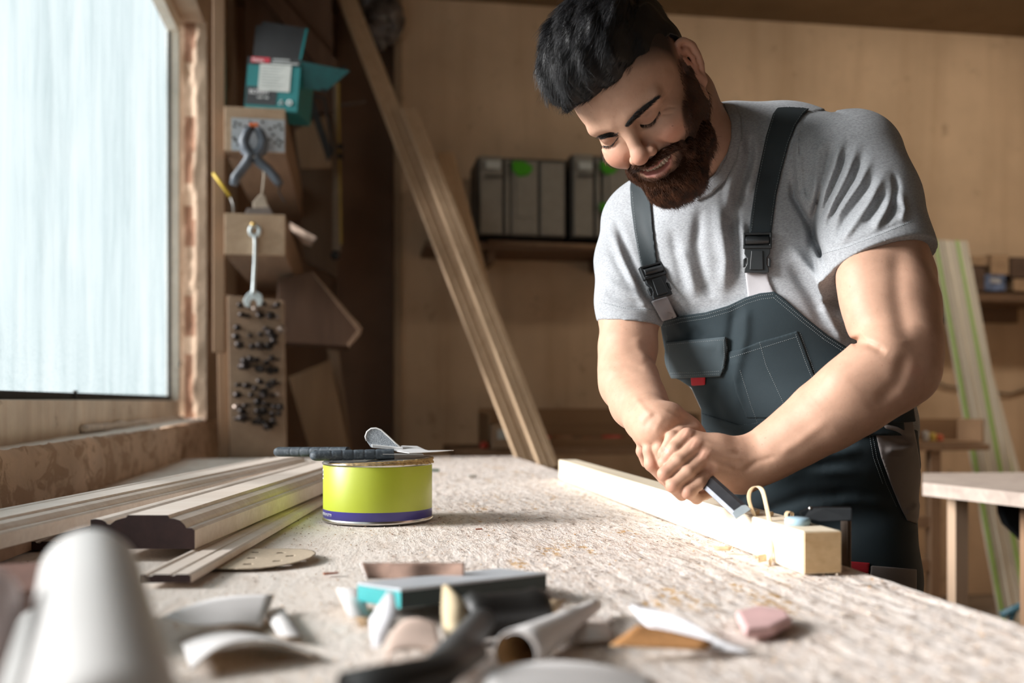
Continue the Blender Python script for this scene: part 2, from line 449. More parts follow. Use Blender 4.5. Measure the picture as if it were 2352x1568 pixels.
# dirty panes: light passes, grime scatters it
def pane_mat():
    m = bpy.data.materials.new('grimy_glass'); m.use_nodes = True; t = NT.__new__(NT); t.m = m; t.nt = m.node_tree; t.N = t.nt.nodes; t.L = t.nt.links; t.b = t.N['Principled BSDF']
    v1 = t.noise(t.co((1, 3.2, .30)), 2.6, 6, .62, .5); v2 = t.noise(t.co((1, 3.4, .7)), 5, 6, .7, .6); sp = t.noise(t.co(), 90, 5, .75)
    low = t.n('ShaderNodeSeparateXYZ'); t.L.new(t.co(), low.inputs[0]); grad = t.n('ShaderNodeMapRange'); t.L.new(low.outputs[2], grad.inputs[0])
    for i, q in ((1, .07), (2, .30), (3, .5), (4, 0.)): grad.inputs[i].default_value = q
    f = t.math('ADD', t.ramp(v1, [(.30, (.0, .0, .0)), (.62, (.34, .34, .34))]), t.ramp(v2, [(.40, (0, 0, 0)), (.75, (.22, .22, .22))]))
    f2 = t.math('ADD', f, t.math('MULTIPLY', t.ramp(sp, [(.50, (0, 0, 0)), (.62, (1, 1, 1))]), t.math('MULTIPLY', grad.outputs[0], .55)))
    tr = t.n('ShaderNodeBsdfTransparent'); tl = t.n('ShaderNodeBsdfTranslucent')
    tl.inputs[0].default_value = (.125, .155, .160, 1)
    mx = t.n('ShaderNodeMixShader'); t.L.new(t.math('MULTIPLY', t.math('ADD', f2, .05), .95), mx.inputs[0]); t.L.new(tr.outputs[0], mx.inputs[1]); t.L.new(tl.outputs[0], mx.inputs[2])
    gl = t.n('ShaderNodeBsdfGlossy'); gl.inputs['Roughness'].default_value = .15; m2 = t.n('ShaderNodeMixShader'); m2.inputs[0].default_value = .04
    t.L.new(mx.outputs[0], m2.inputs[1]); t.L.new(gl.outputs[0], m2.inputs[2]); t.L.new(m2.outputs[0], t.N['Material Output'].inputs[0]); return m
PANE = pane_mat()
for a, b in ((ya + .048, 1.7625), (1.8375, yb - .036)):
    bm = bmesh.new(); box(bm, (XG - .040, (a + b) / 2, (ZG + ZT - .06) / 2), (.004, b - a, ZT - .06 - ZG)); 
    bmesh.ops.delete(bm, geom=[f for f in bm.faces if f.calc_center_median().x > XG - .0165 or abs(f.normal.x) < .5], context='FACES') if False else None
    wpart('pane', bm, PANE)
# reveal at the far end with bare brick showing through the plaster
bm = bmesh.new(); g = []
for i in range(90):
    z = ZS + (ZT - ZS) * i / 89; r = []
    for j in range(10):
        x = XG + .004 + (XW + .004 - XG) * j / 9; n = mnoise.noise((x * 14, z * 9, 4)); n2 = mnoise.noise((x * 60, z * 50, 1))
        edge = .050 + .018 * mnoise.noise((z * 5, 1, 1)); dep = .010 if (x - XG) < edge else 0
        r.append(bm.verts.new((x, YS1 - .012 + dep + .004 * n + .0025 * n2, z)))
    g.append(r)
for i in range(89):
    for j in range(9): 
        f = bm.faces.new((g[i][j], g[i][j+1], g[i+1][j+1], g[i+1][j])); x = f.calc_center_median().x; z = f.calc_center_median().z
        f.material_index = 1 if .010 < x - XG < .050 + .018 * mnoise.noise((z * 5, 1, 1)) and mnoise.noise((z * 4.2, 5, 2)) > -.08 else 0
struct('trim_reveal', bm, None, smooth=True, mats=[REVM, BRICK])

# ---------------------------------------------------------------- the workbench
def bench_mat():
    t = NT('chipboard_top', .82, .25); v = t.co((1, .32, 1)); vo = t.n('ShaderNodeTexVoronoi', feature='F1'); t.L.new(v, vo.inputs[0]); vo.inputs['Scale'].default_value = 210
    flake = t.n('ShaderNodeSeparateColor'); t.L.new(vo.outputs['Color'], flake.inputs[0])
    c = t.ramp(flake.outputs[0], [(0, (.42, .30, .24)), (.18, (.74, .62, .54)), (.6, (.90, .82, .76)), (.85, (.76, .70, .67)), (1, (.55, .51, .50))])
    big = t.noise(t.co((1, .5, 1)), 2.2, 5, .6, .3); side = t.n('ShaderNodeSeparateXYZ'); t.L.new(t.co(), side.inputs[0])
    wear = t.n('ShaderNodeMapRange'); t.L.new(side.outputs[0], wear.inputs[0]); wear.inputs[1].default_value = -.05; wear.inputs[2].default_value = .22
    n2 = t.noise(t.co((1, .4, 1)), 90, 5, .7); n3 = t.noise(t.co((1, .25, 1)), 34, 6, .72, .6)
    smooth_c = t.ramp(n3, [(.25, (.70, .58, .49)), (.5, (.88, .79, .71)), (.8, (.92, .86, .80))])
    rough_c = t.mix(.5, c, t.ramp(n3, [(.28, (.46, .34, .28)), (.44, (.82, .71, .63)), (.75, (.92, .85, .80))]))
    col = t.mix(wear.outputs[0], smooth_c, rough_c)
    dark = t.ramp(n2, [(.56, (0, 0, 0)), (.64, (.85, .85, .85))]); col = t.mix(t.math('MULTIPLY', dark, t.math('ADD', t.math('MULTIPLY', wear.outputs[0], .7), .2)), col, (.17, .10, .06))
    gl = t.noise(t.co((1, .22, 1)), 16, 4, .6, .5); gl2 = t.noise(t.co((1, .5, 1)), 120, 2)
    glue = t.math('MULTIPLY', t.ramp(gl, [(.60, (0, 0, 0)), (.66, (1, 1, 1))]), t.ramp(gl2, [(.50, (0, 0, 0)), (.56, (1, 1, 1))]))
    col = t.mix(t.math('MULTIPLY', t.math('MULTIPLY', glue, wear.outputs[0]), .85), col, (.52, .27, .045))
    bl = t.ramp(big, [(.35, (0, 0, 0)), (.7, (.35, .35, .35))]); col = t.mix(bl, col, (.46, .43, .41))
    t.color(col); hh = t.math('ADD', t.math('MULTIPLY', flake.outputs[1], .5), t.math('ADD', n3, t.math('MULTIPLY', n2, .6))); 
    mp = t.n('ShaderNodeMapRange'); t.L.new(wear.outputs[0], mp.inputs[0]); mp.inputs[3].default_value = .35; mp.inputs[4].default_value = 1.0
    t.bump(t.math('MULTIPLY', hh, mp.outputs[0]), .95, .0045); return t.m
BX0, BX1, BY0, BY1 = XW + .015, .576, -.55, 3.45
bench = thing('workbench', 'long worn chipboard workbench top running under the window', 'workbench', (0, 1.4, 0))
BM_ = bench_mat()
bm = bmesh.new(); NXb, NYb = 110, 300; g = []
for i in range(NYb + 1):
    r = []; y = BY0 + (BY1 - BY0) * (i / NYb)
    for j in range(NXb + 1):
        x = BX0 + (BX1 - BX0) * j / NXb; w_ = min(1, max(0, (x + .05) / .25))
        z = BZ + w_ * (.0010 * mnoise.noise((x * 60, y * 14, 0)) + .0007 * mnoise.noise((x * 160, y * 40, 3)) - .0010 * max(0, math.sin(x * 210 + 2 * mnoise.noise((x * 3, y * 2, 0)))) ** 6 * (mnoise.noise((x * 9, y * 1.5, 8)) > -.1)) - .001
        if j == NXb: z -= .003
        r.append(bm.verts.new((x, y - 1.4, z)))
    g.append(r)
for i in range(NYb):
    for j in range(NXb): bm.faces.new((g[i][j], g[i][j+1], g[i+1][j+1], g[i+1][j]))
for bnd in (1,):
    lo = []
    edges = [(g[0][j]) for j in range(NXb + 1)] + [g[i][NXb] for i in range(1, NYb + 1)] + [g[NYb][j] for j in range(NXb - 1, -1, -1)] + [g[i][0] for i in range(NYb - 1, 0, -1)]
    low = [bm.verts.new((v.co.x, v.co.y, BZ - .038)) for v in edges]; n = len(edges)
    for i in range(n): bm.faces.new((edges[i], low[i], low[(i+1) % n], edges[(i+1) % n]))
    bm.faces.new(low)
bm_obj('bench_top', bm, BM_, bench, smooth=False)
LEGW = wood('bench_leg_wood', (.30, .19, .11), (.42, .28, .17), 2, 8)
for x in (BX0 + .10, BX1 - .12):
    for y in (BY0 + .15, 1.4, BY1 - .15):
        bm = bmesh.new(); box(bm, (x, y - 1.4, (BZ - .10) / 2), (.08, .08, BZ - .10)); bm_obj('leg', bm, LEGW, bench, bevel=.003)
for x in (BX0 + .10, BX1 - .12):
    bm = bmesh.new(); box(bm, (x, (BY0 + BY1) / 2 - 1.4, BZ - .069), (.05, BY1 - BY0 - .1, .062)); bm_obj('apron', bm, LEGW, bench, bevel=.002)

# the pine beam being chiselled
PINE = wood('fresh_pine', (.76, .63, .46), (.84, .75, .60), 0, 5, .55, .03)
PINEE = wood('pine_end_grain', (.55, .36, .18), (.72, .52, .30), 1, 12, .7, .5)
a = Vector((.490, 1.0235, BZ)); b = Vector((.506, 2.39, BZ)); LB = (b - a).length; HB, WB = .0466, .0445
beam = thing('pine_beam', 'long square pale pine beam lying along the bench edge under the chisel', 'beam', a, math.atan2(b.y - a.y, b.x - a.x))
bm = bmesh.new(); box(bm, (LB / 2, -WB / 2, HB / 2 + .0012), (LB, WB, HB))
for f in bm.faces: f.material_index = 0
bmesh.ops.bevel(bm, geom=bm.edges[:], offset=.0012, segments=2, affect='EDGES')
bm_obj('shaft', bm, PINE, beam)
bm = bmesh.new(); box(bm, (-.0003, -WB / 2, HB / 2 + .0012), (.001, WB - .0024, HB - .0024)); bm_obj('end_grain', bm, PINEE, beam)
# chisel held in the fists
STEEL = plain('tool_steel', (.12, .125, .14), .42, .9, var=.2)
tip = onz(1708, 1181, BZ + HB + .004); hd = at(1566, 1052, 1.335)
ch = thing('chisel', 'dark steel chisel held in both fists with its tip on the pine beam', 'chisel', tip)
M = frame((0, 0, 0), hd - tip, (-.25, -1, .45)); Lc = (hd - tip).length
bm = bmesh.new(); hw = .0112
sec = [(-hw, -.0002), (hw, -.0002), (hw, .0010), (.0062, .0032), (-.0062, .0032), (-hw, .0010)]
x0 = [(0, .0001)] * 6
r0 = [bm.verts.new(M @ Vector((0 if z < .002 else .010, y, max(z, 0) if z < .002 else .0032))) for y, z in sec]
r1 = [bm.verts.new(M @ Vector((.085, y, z))) for y, z in sec]; r2 = [bm.verts.new(M @ Vector((.105, y * .35, z * .8 + .001))) for y, z in sec]; r3 = [bm.verts.new(M @ Vector((.125, y * .35, z * .8 + .001))) for y, z in sec]
for A, B in ((r0, r1), (r1, r2), (r2, r3)):
    for k in range(6): bm.faces.new((A[k], A[(k+1) % 6], B[(k+1) % 6], B[k]))
bm.faces.new(r0[::-1]); bm.faces.new(r3)
bm_obj('blade', bm, STEEL, ch)
bm = bmesh.new(); f = [(-.0002, -hw, .0007), (-.0002, hw, .0007), (.0080, hw - .0012, .0030), (.0100, .0058, .0037), (.0100, -.0058, .0037), (.0080, -hw + .0012, .0030)]
prism(bm, [M @ Vector(p) for p in f], M.to_3x3() @ Vector((0, 0, .0003))); bm_obj('ground_edge', bm, plain('polished_bevel', (.62, .72, .78), .35, .6, var=.05), ch)
bm = bmesh.new(); lathe(bm, [(0, .12), (.009, .12), (.0135, .135), (.0145, .17), (.0130, .20), (.0155, .235), (.0120, .25), (0, .252)], 20, M @ Matrix.Rotation(math.pi / 2, 4, 'Y')); bm_obj('handle', bm, plain('dark_handle', (.05, .06, .07), .4), ch, smooth=True)

# ---------------------------------------------------------------- on the bench
def text_obj(name, body, M, size, mat, parent=None, sx=1.0, extr=.0002, align='LEFT'):
    cu = bpy.data.curves.new(name, 'FONT'); cu.body = body; cu.size = size; cu.extrude = extr; cu.align_x = align
    o = bpy.data.objects.new('tmp', cu); C.objects.link(o); dg = bpy.context.evaluated_depsgraph_get(); me = bpy.data.meshes.new_from_object(o.evaluated_get(dg))
    bpy.data.objects.remove(o); me.materials.clear(); me.materials.append(mat)
    me.transform(Matrix.Diagonal((sx, 1, 1, 1))); me.transform(M)
    o = bpy.data.objects.new(name, me); C.objects.link(o)
    if parent: o.parent = parent
    return o
WHITEP = plain('white_print', (.80, .80, .80), .5, var=.02); BLACKP = plain('black_print', (.02, .02, .02), .5, var=.02)
TIN = plain('tin', (.62, .60, .57), .28, 1.0, var=.1)
LIME = plain('lime_paint', (.43, .50, .035), .40, var=.02, spec=.6); BLUEV = plain('violet_band', (.055, .045, .23), .3, var=.03)
PUTTY = plain('dried_putty', (.40, .27, .11), .9, var=.35, scale=160, bump=.002)
cc = at(868, 1192, 1.60); cc.z = BZ + .001; RC = .0868
can = thing('putty_can', 'lime green putty tin with violet base band standing on the bench', 'can', cc)
HC = .0915
bm = bmesh.new(); lathe(bm, [(0, .003), (RC - .003, .003), (RC - .001, 0), (RC + .0012, .0012), (RC + .0012, .004), (RC - .0004, .006)], 96); bm_obj('base_rim', bm, TIN, can, smooth=True)
bm = bmesh.new(); lathe(bm, [(RC - .0004, .006), (RC, .0065), (RC, .0195)], 96); bm_obj('violet_band', bm, BLUEV, can, smooth=True)
bm = bmesh.new(); lathe(bm, [(RC, .0195), (RC, HC - .004), (RC - .0005, HC - .003)], 96); bm_obj('lime_wall', bm, LIME, can, smooth=True)
bm = bmesh.new(); lathe(bm, [(RC - .0005, HC - .003), (RC + .0016, HC - .001), (RC + .0016, HC + .0008), (RC - .0005, HC + .0022), (RC - .0030, HC + .0022), (RC - .0040, HC - .004), (RC - .0045, HC - .010), (RC - .012, HC - .0102), (0, HC - .0102)], 96); bm_obj('top_rim', bm, TIN, can, smooth=True)
# warped lid lying on, with a rim of hardened putty
bm = bmesh.new(); rings = []
for ri, (r, z) in enumerate([(0, .0095), (RC * .55, .0095), (RC - .012, .0090), (RC - .006, .0100), (RC - .0008, .0090), (RC + .0006, .0072), (RC - .001, .0050)]):
    if r == 0: rings.append([bm.verts.new((0, 0, HC + z))]); continue
    rings.append([bm.verts.new((r * math.cos(q), r * math.sin(q), HC - .0035 + z + .0032 * math.cos(q - .1) + .0006 * mnoise.noise((math.cos(q) * 3, math.sin(q) * 3, ri * .2)))) for q in [2 * math.pi * k / 96 for k in range(96)]])
for A, B in zip(rings, rings[1:]):
    for k in range(96):
        k2 = (k + 1) % 96
        f = bm.faces.new((A[0], B[k], B[k2])) if len(A) == 1 else bm.faces.new((A[k], B[k], B[k2], A[k2])); f.smooth = True
lid = bm_obj('lid', bm, TIN, can, smooth=True); md = lid.modifiers.new('s', 'SOLIDIFY'); md.thickness = .0007
bm = bmesh.new(); rg = []
for k in range(240):
    q = 2 * math.pi * k / 240; am = .5 + .5 * math.cos(q + .35); n = mnoise.noise((math.cos(q) * 9, math.sin(q) * 9, 2)); n2 = mnoise.noise((math.cos(q) * 30, math.sin(q) * 30, 5))
    R0 = RC + .0004; hgt = .0008 + .0075 * am ** 1.2; pr = .0006 + .0022 * am + .0016 * n2 * am + .001 * n
    zb = HC + .0002 - .002 * max(0, n2) * am
    rg.append([bm.verts.new(((R0 + d) * math.cos(q), (R0 + d) * math.sin(q), z)) for d, z in ((-.004, zb), (pr, zb), (pr * .5, zb + hgt * .35), (pr * .35 - .0012, zb + hgt * .55), (pr * .9, zb + hgt * .8), (pr * .4, zb + hgt), (-.004, zb + hgt))])
for k in range(240):
    A, B = rg[k], rg[(k+1) % 240]
    for j in range(6): bm.faces.new((A[j], A[j+1], B[j+1], B[j]))
bm_obj('putty_crust', bm, PUTTY, can, smooth=True)
def can_text(name, body, a0, z, size, mat):
    cu = bpy.data.curves.new(name, 'FONT'); cu.body = body; cu.size = size; cu.extrude = .0001
    o = bpy.data.objects.new('tmp', cu); C.objects.link(o); me = bpy.data.meshes.new_from_object(o.evaluated_get(bpy.context.evaluated_depsgraph_get())); bpy.data.objects.remove(o)
    for v in me.vertices:
        q = a0 + v.co.x / RC; v.co = (math.cos(q) * (RC + .0003 + v.co.z), math.sin(q) * (RC + .0003 + v.co.z), z + v.co.y)
    me.materials.clear(); me.materials.append(mat); o = bpy.data.objects.new(name, me); C.objects.link(o); o.parent = can
a_v = math.atan2(-cc.y, -cc.x)                    # direction from tin to lens
can_text('lettering', 'POLYESTER PUTTY', a_v - math.radians(88), .0108, .0060, WHITEP)
bm = bmesh.new(); qa = a_v - math.radians(83)
for q0, q1, z0, z1, mi in ((0, .085, .067, .083, 0), (.02, .065, .069, .073, 1), (.025, .06, .075, .080, 1)):
    n = 6; A = []
    for k in range(n + 1):
        q = qa + q0 + (q1 - q0) * k / n; rr = RC + .0004 + mi * .0002; A.append([bm.verts.new((rr * math.cos(q), rr * math.sin(q), z)) for z in (z0, z1)])
    for k in range(n): f = bm.faces.new((A[k][0], A[k+1][0], A[k+1][1], A[k][1])); f.material_index = mi
bm_obj('recycling_label', bm, None, can, mats=[WHITEP, BLACKP])
# scrapers lying across the tin
GREYR = NT('grey_rubber', .6, .4); v_ = GREYR.co(); n_ = GREYR.noise(v_, 120, 5, .7)
GREYR.color(GREYR.ramp(n_, [(.50, (.045, .058, .072)), (.78, (.15, .18, .20))])); GREYR.bump(n_, .3, .0006); GREYR = GREYR.m
STEELW = plain('scraper_blade', (.66, .67, .68), .35, .85, var=.12)
zt = cc.z + HC + .0085
def handle(px0, d0, px1, d1, z, name, label, wid=.013, hgt=.0078, blade=None, segs=5):
    a = at(px0, 0, d0); b = at(px1, 0, d1); a.z = z; b.z = z + .002; L = (b - a).length
    t = thing(name, label, 'scraper', a); M = frame((0, 0, 0), b - a)
    N = 110; bm = bmesh.new(); rings = []
    for i in range(N + 1):
        u = i / N; x = u * L; e = min(1, math.sqrt(max(0, 1 - (1 - min(1, x / .012)) ** 2))); tp = 1 - .25 * u
        gr = 0
        for q in [.26 + .13 * k for k in range(segs)]:
            gr = max(gr, math.exp(-((u - q) / .010) ** 2))
        w_ = wid * e * tp * (1 - .045 * gr) + .0002; h_ = hgt * e * (1 - .10 * gr) + .0002
        rings.append([bm.verts.new(M @ Vector((x, w_ * math.copysign(abs(math.cos(c)) ** .7, math.cos(c)), h_ * math.copysign(abs(math.sin(c)) ** .75, math.sin(c)) + hgt))) for c in [2 * math.pi * k / 24 for k in range(24)]])
    for A, B in zip(rings, rings[1:]):
        for k in range(24): bm.faces.new((A[k], A[(k+1) % 24], B[(k+1) % 24], B[k]))
    bm.faces.new(rings[0][::-1]); bm.faces.new(rings[-1])
    bm_obj('grip', bm, GREYR, t, smooth=True)
    bm = bmesh.new(); tube(bm, [M @ Vector((.0095, y, hgt * 2 * .97)) for y in (-.004, .004)], .0022, 10, flat=.4); bm_obj('hanging_hole', bm, BLACKP, t)
    if blade:
        bm = bmesh.new(); w0, w1, l1 = blade; P = [M @ Vector(q) for q in ((L - .02, -w0, hgt), (L + l1, -w1, hgt * .8), (L + l1, w1, hgt * .8), (L - .02, w0, hgt))]
        prism(bm, P, (0, 0, .0009)); bm_obj('blade', bm, STEELW, t)
    return t
handle(631, 1.66, 800, 1.62, zt - .0025, 'putty_scraper', 'grey ribbed-handle scraper overhanging the far left of the tin', blade=(.010, .022, .05))
handle(711, 1.545, 905, 1.565, zt - .0030, 'putty_scraper', 'grey ribbed-handle scraper nearer the lens on the tin lid', blade=(.010, .020, .045))
# white knife with drop-shaped end
kn = thing('filling_knife', 'white and grey rounded knife tilted on the tin with thin white blade', 'scraper', at(880, 1025, 1.58))
kc = at(868, 1010, 1.58); O = Vector(kn.location)
SPECK = NT('speckled_grey', .5, .4); v_ = SPECK.co(); n_ = SPECK.noise(v_, 900, 2); SPECK.color(SPECK.ramp(n_, [(.42, (.16, .19, .22)), (.62, (.52, .56, .60))])); SPECK = SPECK.m
WPL = plain('white_plastic', (.78, .78, .78), .35, var=.03)
def kp(px, py, d=1.58): return at(px, py, d) - O
drop = [(842, 1012), (839, 1002), (843, 991), (852, 984), (864, 983), (875, 987), (890, 1000), (907, 1016), (922, 1029), (852, 1027)]
bm = bmesh.new(); dv = (at(868, 1010, 1.60) - at(868, 1010, 1.58)); prism(bm, [kp(*p) for p in drop], dv * .8); bm_obj('knife_body', bm, SPECK, kn, bevel=.001)
bm = bmesh.new(); pts = [kp(x, y, 1.5795) for x, y in drop[:-1]]; tube(bm, pts, .0012, 6); bm_obj('white_edge', bm, WPL, kn)
bm = bmesh.new(); prism(bm, [kp(*p, 1.577) for p in ((853, 1020), (925, 1027), (927, 1034), (855, 1028))], dv * 1.2)
bm_obj('ribbed_foot', bm, WPL, kn, bevel=.0004)
bm = bmesh.new()
for k in range(18): a_ = kp(856 + k * 3.9, 1021.5 + k * .42, 1.5768); box(bm, a_ + Vector((0, 0, -.0020)), (.0009, .0009, .0042))
tag(bm_obj('foot_ribs', bm, WPL, kn), kind='stuff')
bl = thing('spreader_blade', 'thin white steel spreader blade sticking out to the right over the tin rim', 'scraper', at(960, 1034, 1.56))
O2 = Vector(bl.location); bm = bmesh.new()
zz = zt + .002
P = [onz(905, 1030, zz + .004), onz(960, 1024, zz + .004), onz(978, 1033, zz + .0015)]
A = [at(900, 1035, 1.57), at(924, 1024, 1.62), at(958, 1025, 1.62), at(980, 1035, 1.60), at(1042, 1034.5, 1.58), at(1000, 1038, 1.54), at(940, 1041, 1.53)]
prism(bm, [p - O2 for p in A], (0, 0, .0008)); bm_obj('blade', bm, plain('bright_blade', (.80, .81, .82), .4, .3, var=.05), bl)

# mouldings: each a profiled length of light timber
MOULD = wood('moulding_wood', (.74, .62, .53), (.86, .77, .69), 0, 9, .5, .02)
MOULD_END_SHADE = wood('moulding_end_shade', (.022, .010, .010), (.045, .02, .018), 1, 9, .7, .3)  # shade on the end faces is put into this near-black colour
def moulding(a, b, prof, label, name='moulding', roll=0, mat=None):
    a, b = Vector(a), Vector(b); L = (b - a).length; t = thing(name, label, 'moulding', a, 0, 'profiled timber mouldings on the bench')
    del t['group']; M = frame((0, 0, 0), b - a) @ Matrix.Rotation(roll, 4, 'X')
    bm = bmesh.new(); n = len(prof); rings = []
    for u in (0, .002, .25, .5, .75, 1): rings.append([bm.verts.new(M @ Vector((u * L, y, z))) for y, z in prof])
    for A, B in zip(rings, rings[1:]):
        for k in range(n): bm.faces.new((A[k], A[(k+1) % n], B[(k+1) % n], B[k]))
    bm_obj('profile', bm, mat or MOULD, t)
    bm = bmesh.new(); f = bm.faces.new([bm.verts.new(M @ Vector((-.0006, y, z))) for y, z in prof]); ex = bmesh.ops.extrude_face_region(bm, geom=[f]); bmesh.ops.translate(bm, verts=[v for v in ex['geom'] if isinstance(v, bmesh.types.BMVert)], vec=M.to_3x3() @ Vector((.0005, 0, 0))); bm_obj('cut_end', bm, MOULD_END_SHADE, t)
    return t
def ogee(w, h):                                  # y from -w/2 (right) to w/2 (left)
    top = [(-.50, .55), (-.47, .62), (-.42, .62), (-.40, .72), (-.36, .84), (-.30, .90), (-.26, .90), (-.24, 1.0), (.14, 1.0), (.16, .93), (.20, .90), (.26, .84), (.31, .72), (.34, .72), (.36, .80), (.40, .86), (.46, .88), (.50, .86)]
    return [(-.5 * w, 0)] + [(x * w, z * h) for x, z in top] + [(.5 * w, 0)]
def flatm(w, h): return [(-w/2, 0), (-w/2, h * .8), (-w * .44, h), (-w * .2, h), (-w * .17, h * .86), (-w * .10, h * .86), (-w * .07, h), (w * .25, h), (w * .30, h * .8), (w * .38, h * .8), (w * .42, h), (w/2, h), (w/2, 0)]
z0 = BZ + .002
def on(px, py, z): return onz(px, py, z)
# near moulding with dark end, resting on a flat strip
e0 = on(330, 1268, z0 + .028); e1 = on(700, 1095, z0 + .030); 
moulding(on(405, 1345, z0) + Vector((-.01, 0, .0035)), on(745, 1148, z0) + Vector((-.012, 0, 0)), [(q[0], q[1]) for q in flatm(.050, .0085)], 'flat pale timber strip lowest under the dark-ended moulding')
def mid(l, r, zz):                               # centre between two pixels at height zz
    return (on(*l, zz) + on(*r, zz)) / 2
nl = on(222, 1172, z0 + .050); nr = on(448, 1240, z0 + .034)
fa = on(600, 1078, z0 + .050); fb = on(742, 1120, z0 + .034)
wm = (nl - nr).length
A0 = (nl + nr) / 2; A0.z = z0 + .013
dirm = ((fa - nl).normalized() + (fb - nr).normalized()).normalized(); dirm.z = 0
moulding(A0, A0 + dirm.normalized() * 1.15, ogee(min(.125, wm), .040), 'wide pale ogee moulding with dark end, right beside the tin')
B0 = on(90, 1215, z0 + .02); B0.z = z0 + .0; B1 = on(640, 1066, z0 + .045); B1.z = z0 + .014
moulding(on(-60, 1240, z0 + .03) + Vector((-.022, 0, -.01)), on(690, 1056, z0 + .05) + Vector((-.03, 0, -.02)), [(q[0], q[1] ) for q in ogee(.105, .030)], 'long pale fluted moulding nearest the window wall')
moulding(on(120, 1262, z0), on(400, 1150, z0), flatm(.05, .0105), 'short pale strip poking out left under the dark-ended moulding')
moulding(on(-160, 1330, z0 + .0), on(380, 1130, z0 + .0) + Vector((0, 0, .0)), flatm(.055, .020), 'brown-edged timber strip under the fluted moulding by the wall', mat=wood('brown_strip', (.30, .17, .11), (.42, .26, .17), 0, 9))

# perforated sanding disc
dc = on(578, 1283, BZ + .003); disc = thing('sanding_disc', 'round perforated sanding disc half under the mouldings', 'sanding disc', dc)
bm = bmesh.new(); R = .075; N = 48
outer = [(R * math.cos(2*math.pi*k/N), R * math.sin(2*math.pi*k/N)) for k in range(N)]
def disc_mesh(bm, R, holes, z, th):
    G = 70; vs = {}
    for i in range(G + 1):
        for j in range(G + 1): vs[i, j] = None
    def V(i, j):
        if vs[i, j] is None:
            x = (i / G * 2 - 1) * R; y = (j / G * 2 - 1) * R; r = math.hypot(x, y)
            if r > R: x, y = x * R / r, y * R / r
            vs[i, j] = bm.verts.new((x, y, z + .004 * max(0, x / R) ** 2))
        return vs[i, j]
    for i in range(G):
        for j in range(G):
            x = ((i + .5) / G * 2 - 1) * R; y = ((j + .5) / G * 2 - 1) * R
            if math.hypot(x, y) > R * .995 or any(math.hypot(x - hx, y - hy) < hr for hx, hy, hr in holes): continue
            bm.faces.new((V(i, j), V(i+1, j), V(i+1, j+1), V(i, j+1)))
disc_mesh(bm, R, [(.045 * math.cos(a), .045 * math.sin(a), .005) for a in [k * math.pi / 4 for k in range(8)]] + [(0, 0, .005)], 0, 0)
o = bm_obj('abrasive_sheet', bm, plain('sand_paper_tan', (.52, .42, .31), .9, var=.1, scale=300, bump=.0005), disc, smooth=True); md = o.modifiers.new('s', 'SOLIDIFY'); md.thickness = .001

# paper tubes close to the lens
CARD = plain('white_tube', (.58, .565, .55), .45, var=.04, scale=8)
def tube_thing(a, b, r, label, name='paper_tube', mat=None, cone=1.0):
    a, b = Vector(a), Vector(b); t = thing(name, label, 'tube', a); bm = bmesh.new(); M = frame((0, 0, 0), b - a) @ Matrix.Rotation(math.pi / 2, 4, 'Y'); L = (b - a).length
    lathe(bm, [(0, .010), (r * .35, .004), (r * .72, .002), (r * .93, .006), (r, .016), (r * cone, L - .01), (r * cone * .9, L), (0, L)], 48, M); bm_obj('shell', bm, mat or CARD, t, smooth=True); return t
ta = at(205, 1305, .60); tb = at(240, 1750, .36)
tube_thing(ta + Vector((0, 0, 0)), tb, .0275, 'thick glossy white tube with rounded end, standing closest at lower left', cone=1.15)
tube_thing(at(84, 1430, .66), at(20, 1700, .48), .012, 'thin pale tube just left of the thick white tube')
tube_thing(at(-40, 1375, .50), at(-190, 1700, .36), .020, 'pinkish tube at the left edge of the picture, nearest the lens', mat=plain('pinkish_card', (.60, .48, .46), .6))
bm = bmesh.new(); cbx = thing('wooden_offcut', 'dark reddish timber offcut under the tubes at lower left', 'offcut', at(60, 1450, .60)); box(bm, (0, 0, 0), (.12, .14, .05)); bm_obj('block', bm, plain('dark_offcut', (.20, .10, .075), .8), cbx, bevel=.002); cbx.location = on(60, 1540, BZ + .003) + Vector((-.03, .10, .025)); cbx.rotation_euler = (0, 0, .3)

# curled sandpaper sheets etc.: thin sheets built from a row of edge points, thickness from solidify
def sheet(name, label, cat, rows, mat1, mat2, th=.0009, sub=4, cn='sheet'):
    t = thing(name, label, cat, rows[0][0]); O = Vector(rows[0][0]); bm = bmesh.new(); n = len(rows[0])
    g = [[bm.verts.new(Vector(p) - O) for p in r] for r in rows]
    for i in range(len(rows) - 1):
        for j in range(n - 1): bm.faces.new((g[i][j], g[i][j+1], g[i+1][j+1], g[i+1][j])).smooth = True
    me = bpy.data.meshes.new(cn); bm.to_mesh(me); bm.free(); me.materials.append(mat1); me.materials.append(mat2)
    o = bpy.data.objects.new(cn, me); C.objects.link(o); o.parent = t
    if sub: m = o.modifiers.new('sub', 'SUBSURF'); m.levels = 2; m.render_levels = 2; m.boundary_smooth = 'PRESERVE_CORNERS'
    m = o.modifiers.new('sol', 'SOLIDIFY'); m.thickness = th; m.material_offset = 1; m.offset = 0; return t
SANDT = plain('sanding_grit_tan', (.50, .36, .22), .95, var=.12, scale=400, bump=.0004); SANDB = plain('paper_back', (.76, .73, .72), .85, var=.05, scale=12)
SANDW = plain('paper_white', (.74, .73, .76), .8, var=.04); SANDO = plain('sanding_grit_orange', (.56, .27, .10), .95, var=.15, scale=300); CREAM = plain('cream_card', (.72, .58, .38), .8, var=.06)
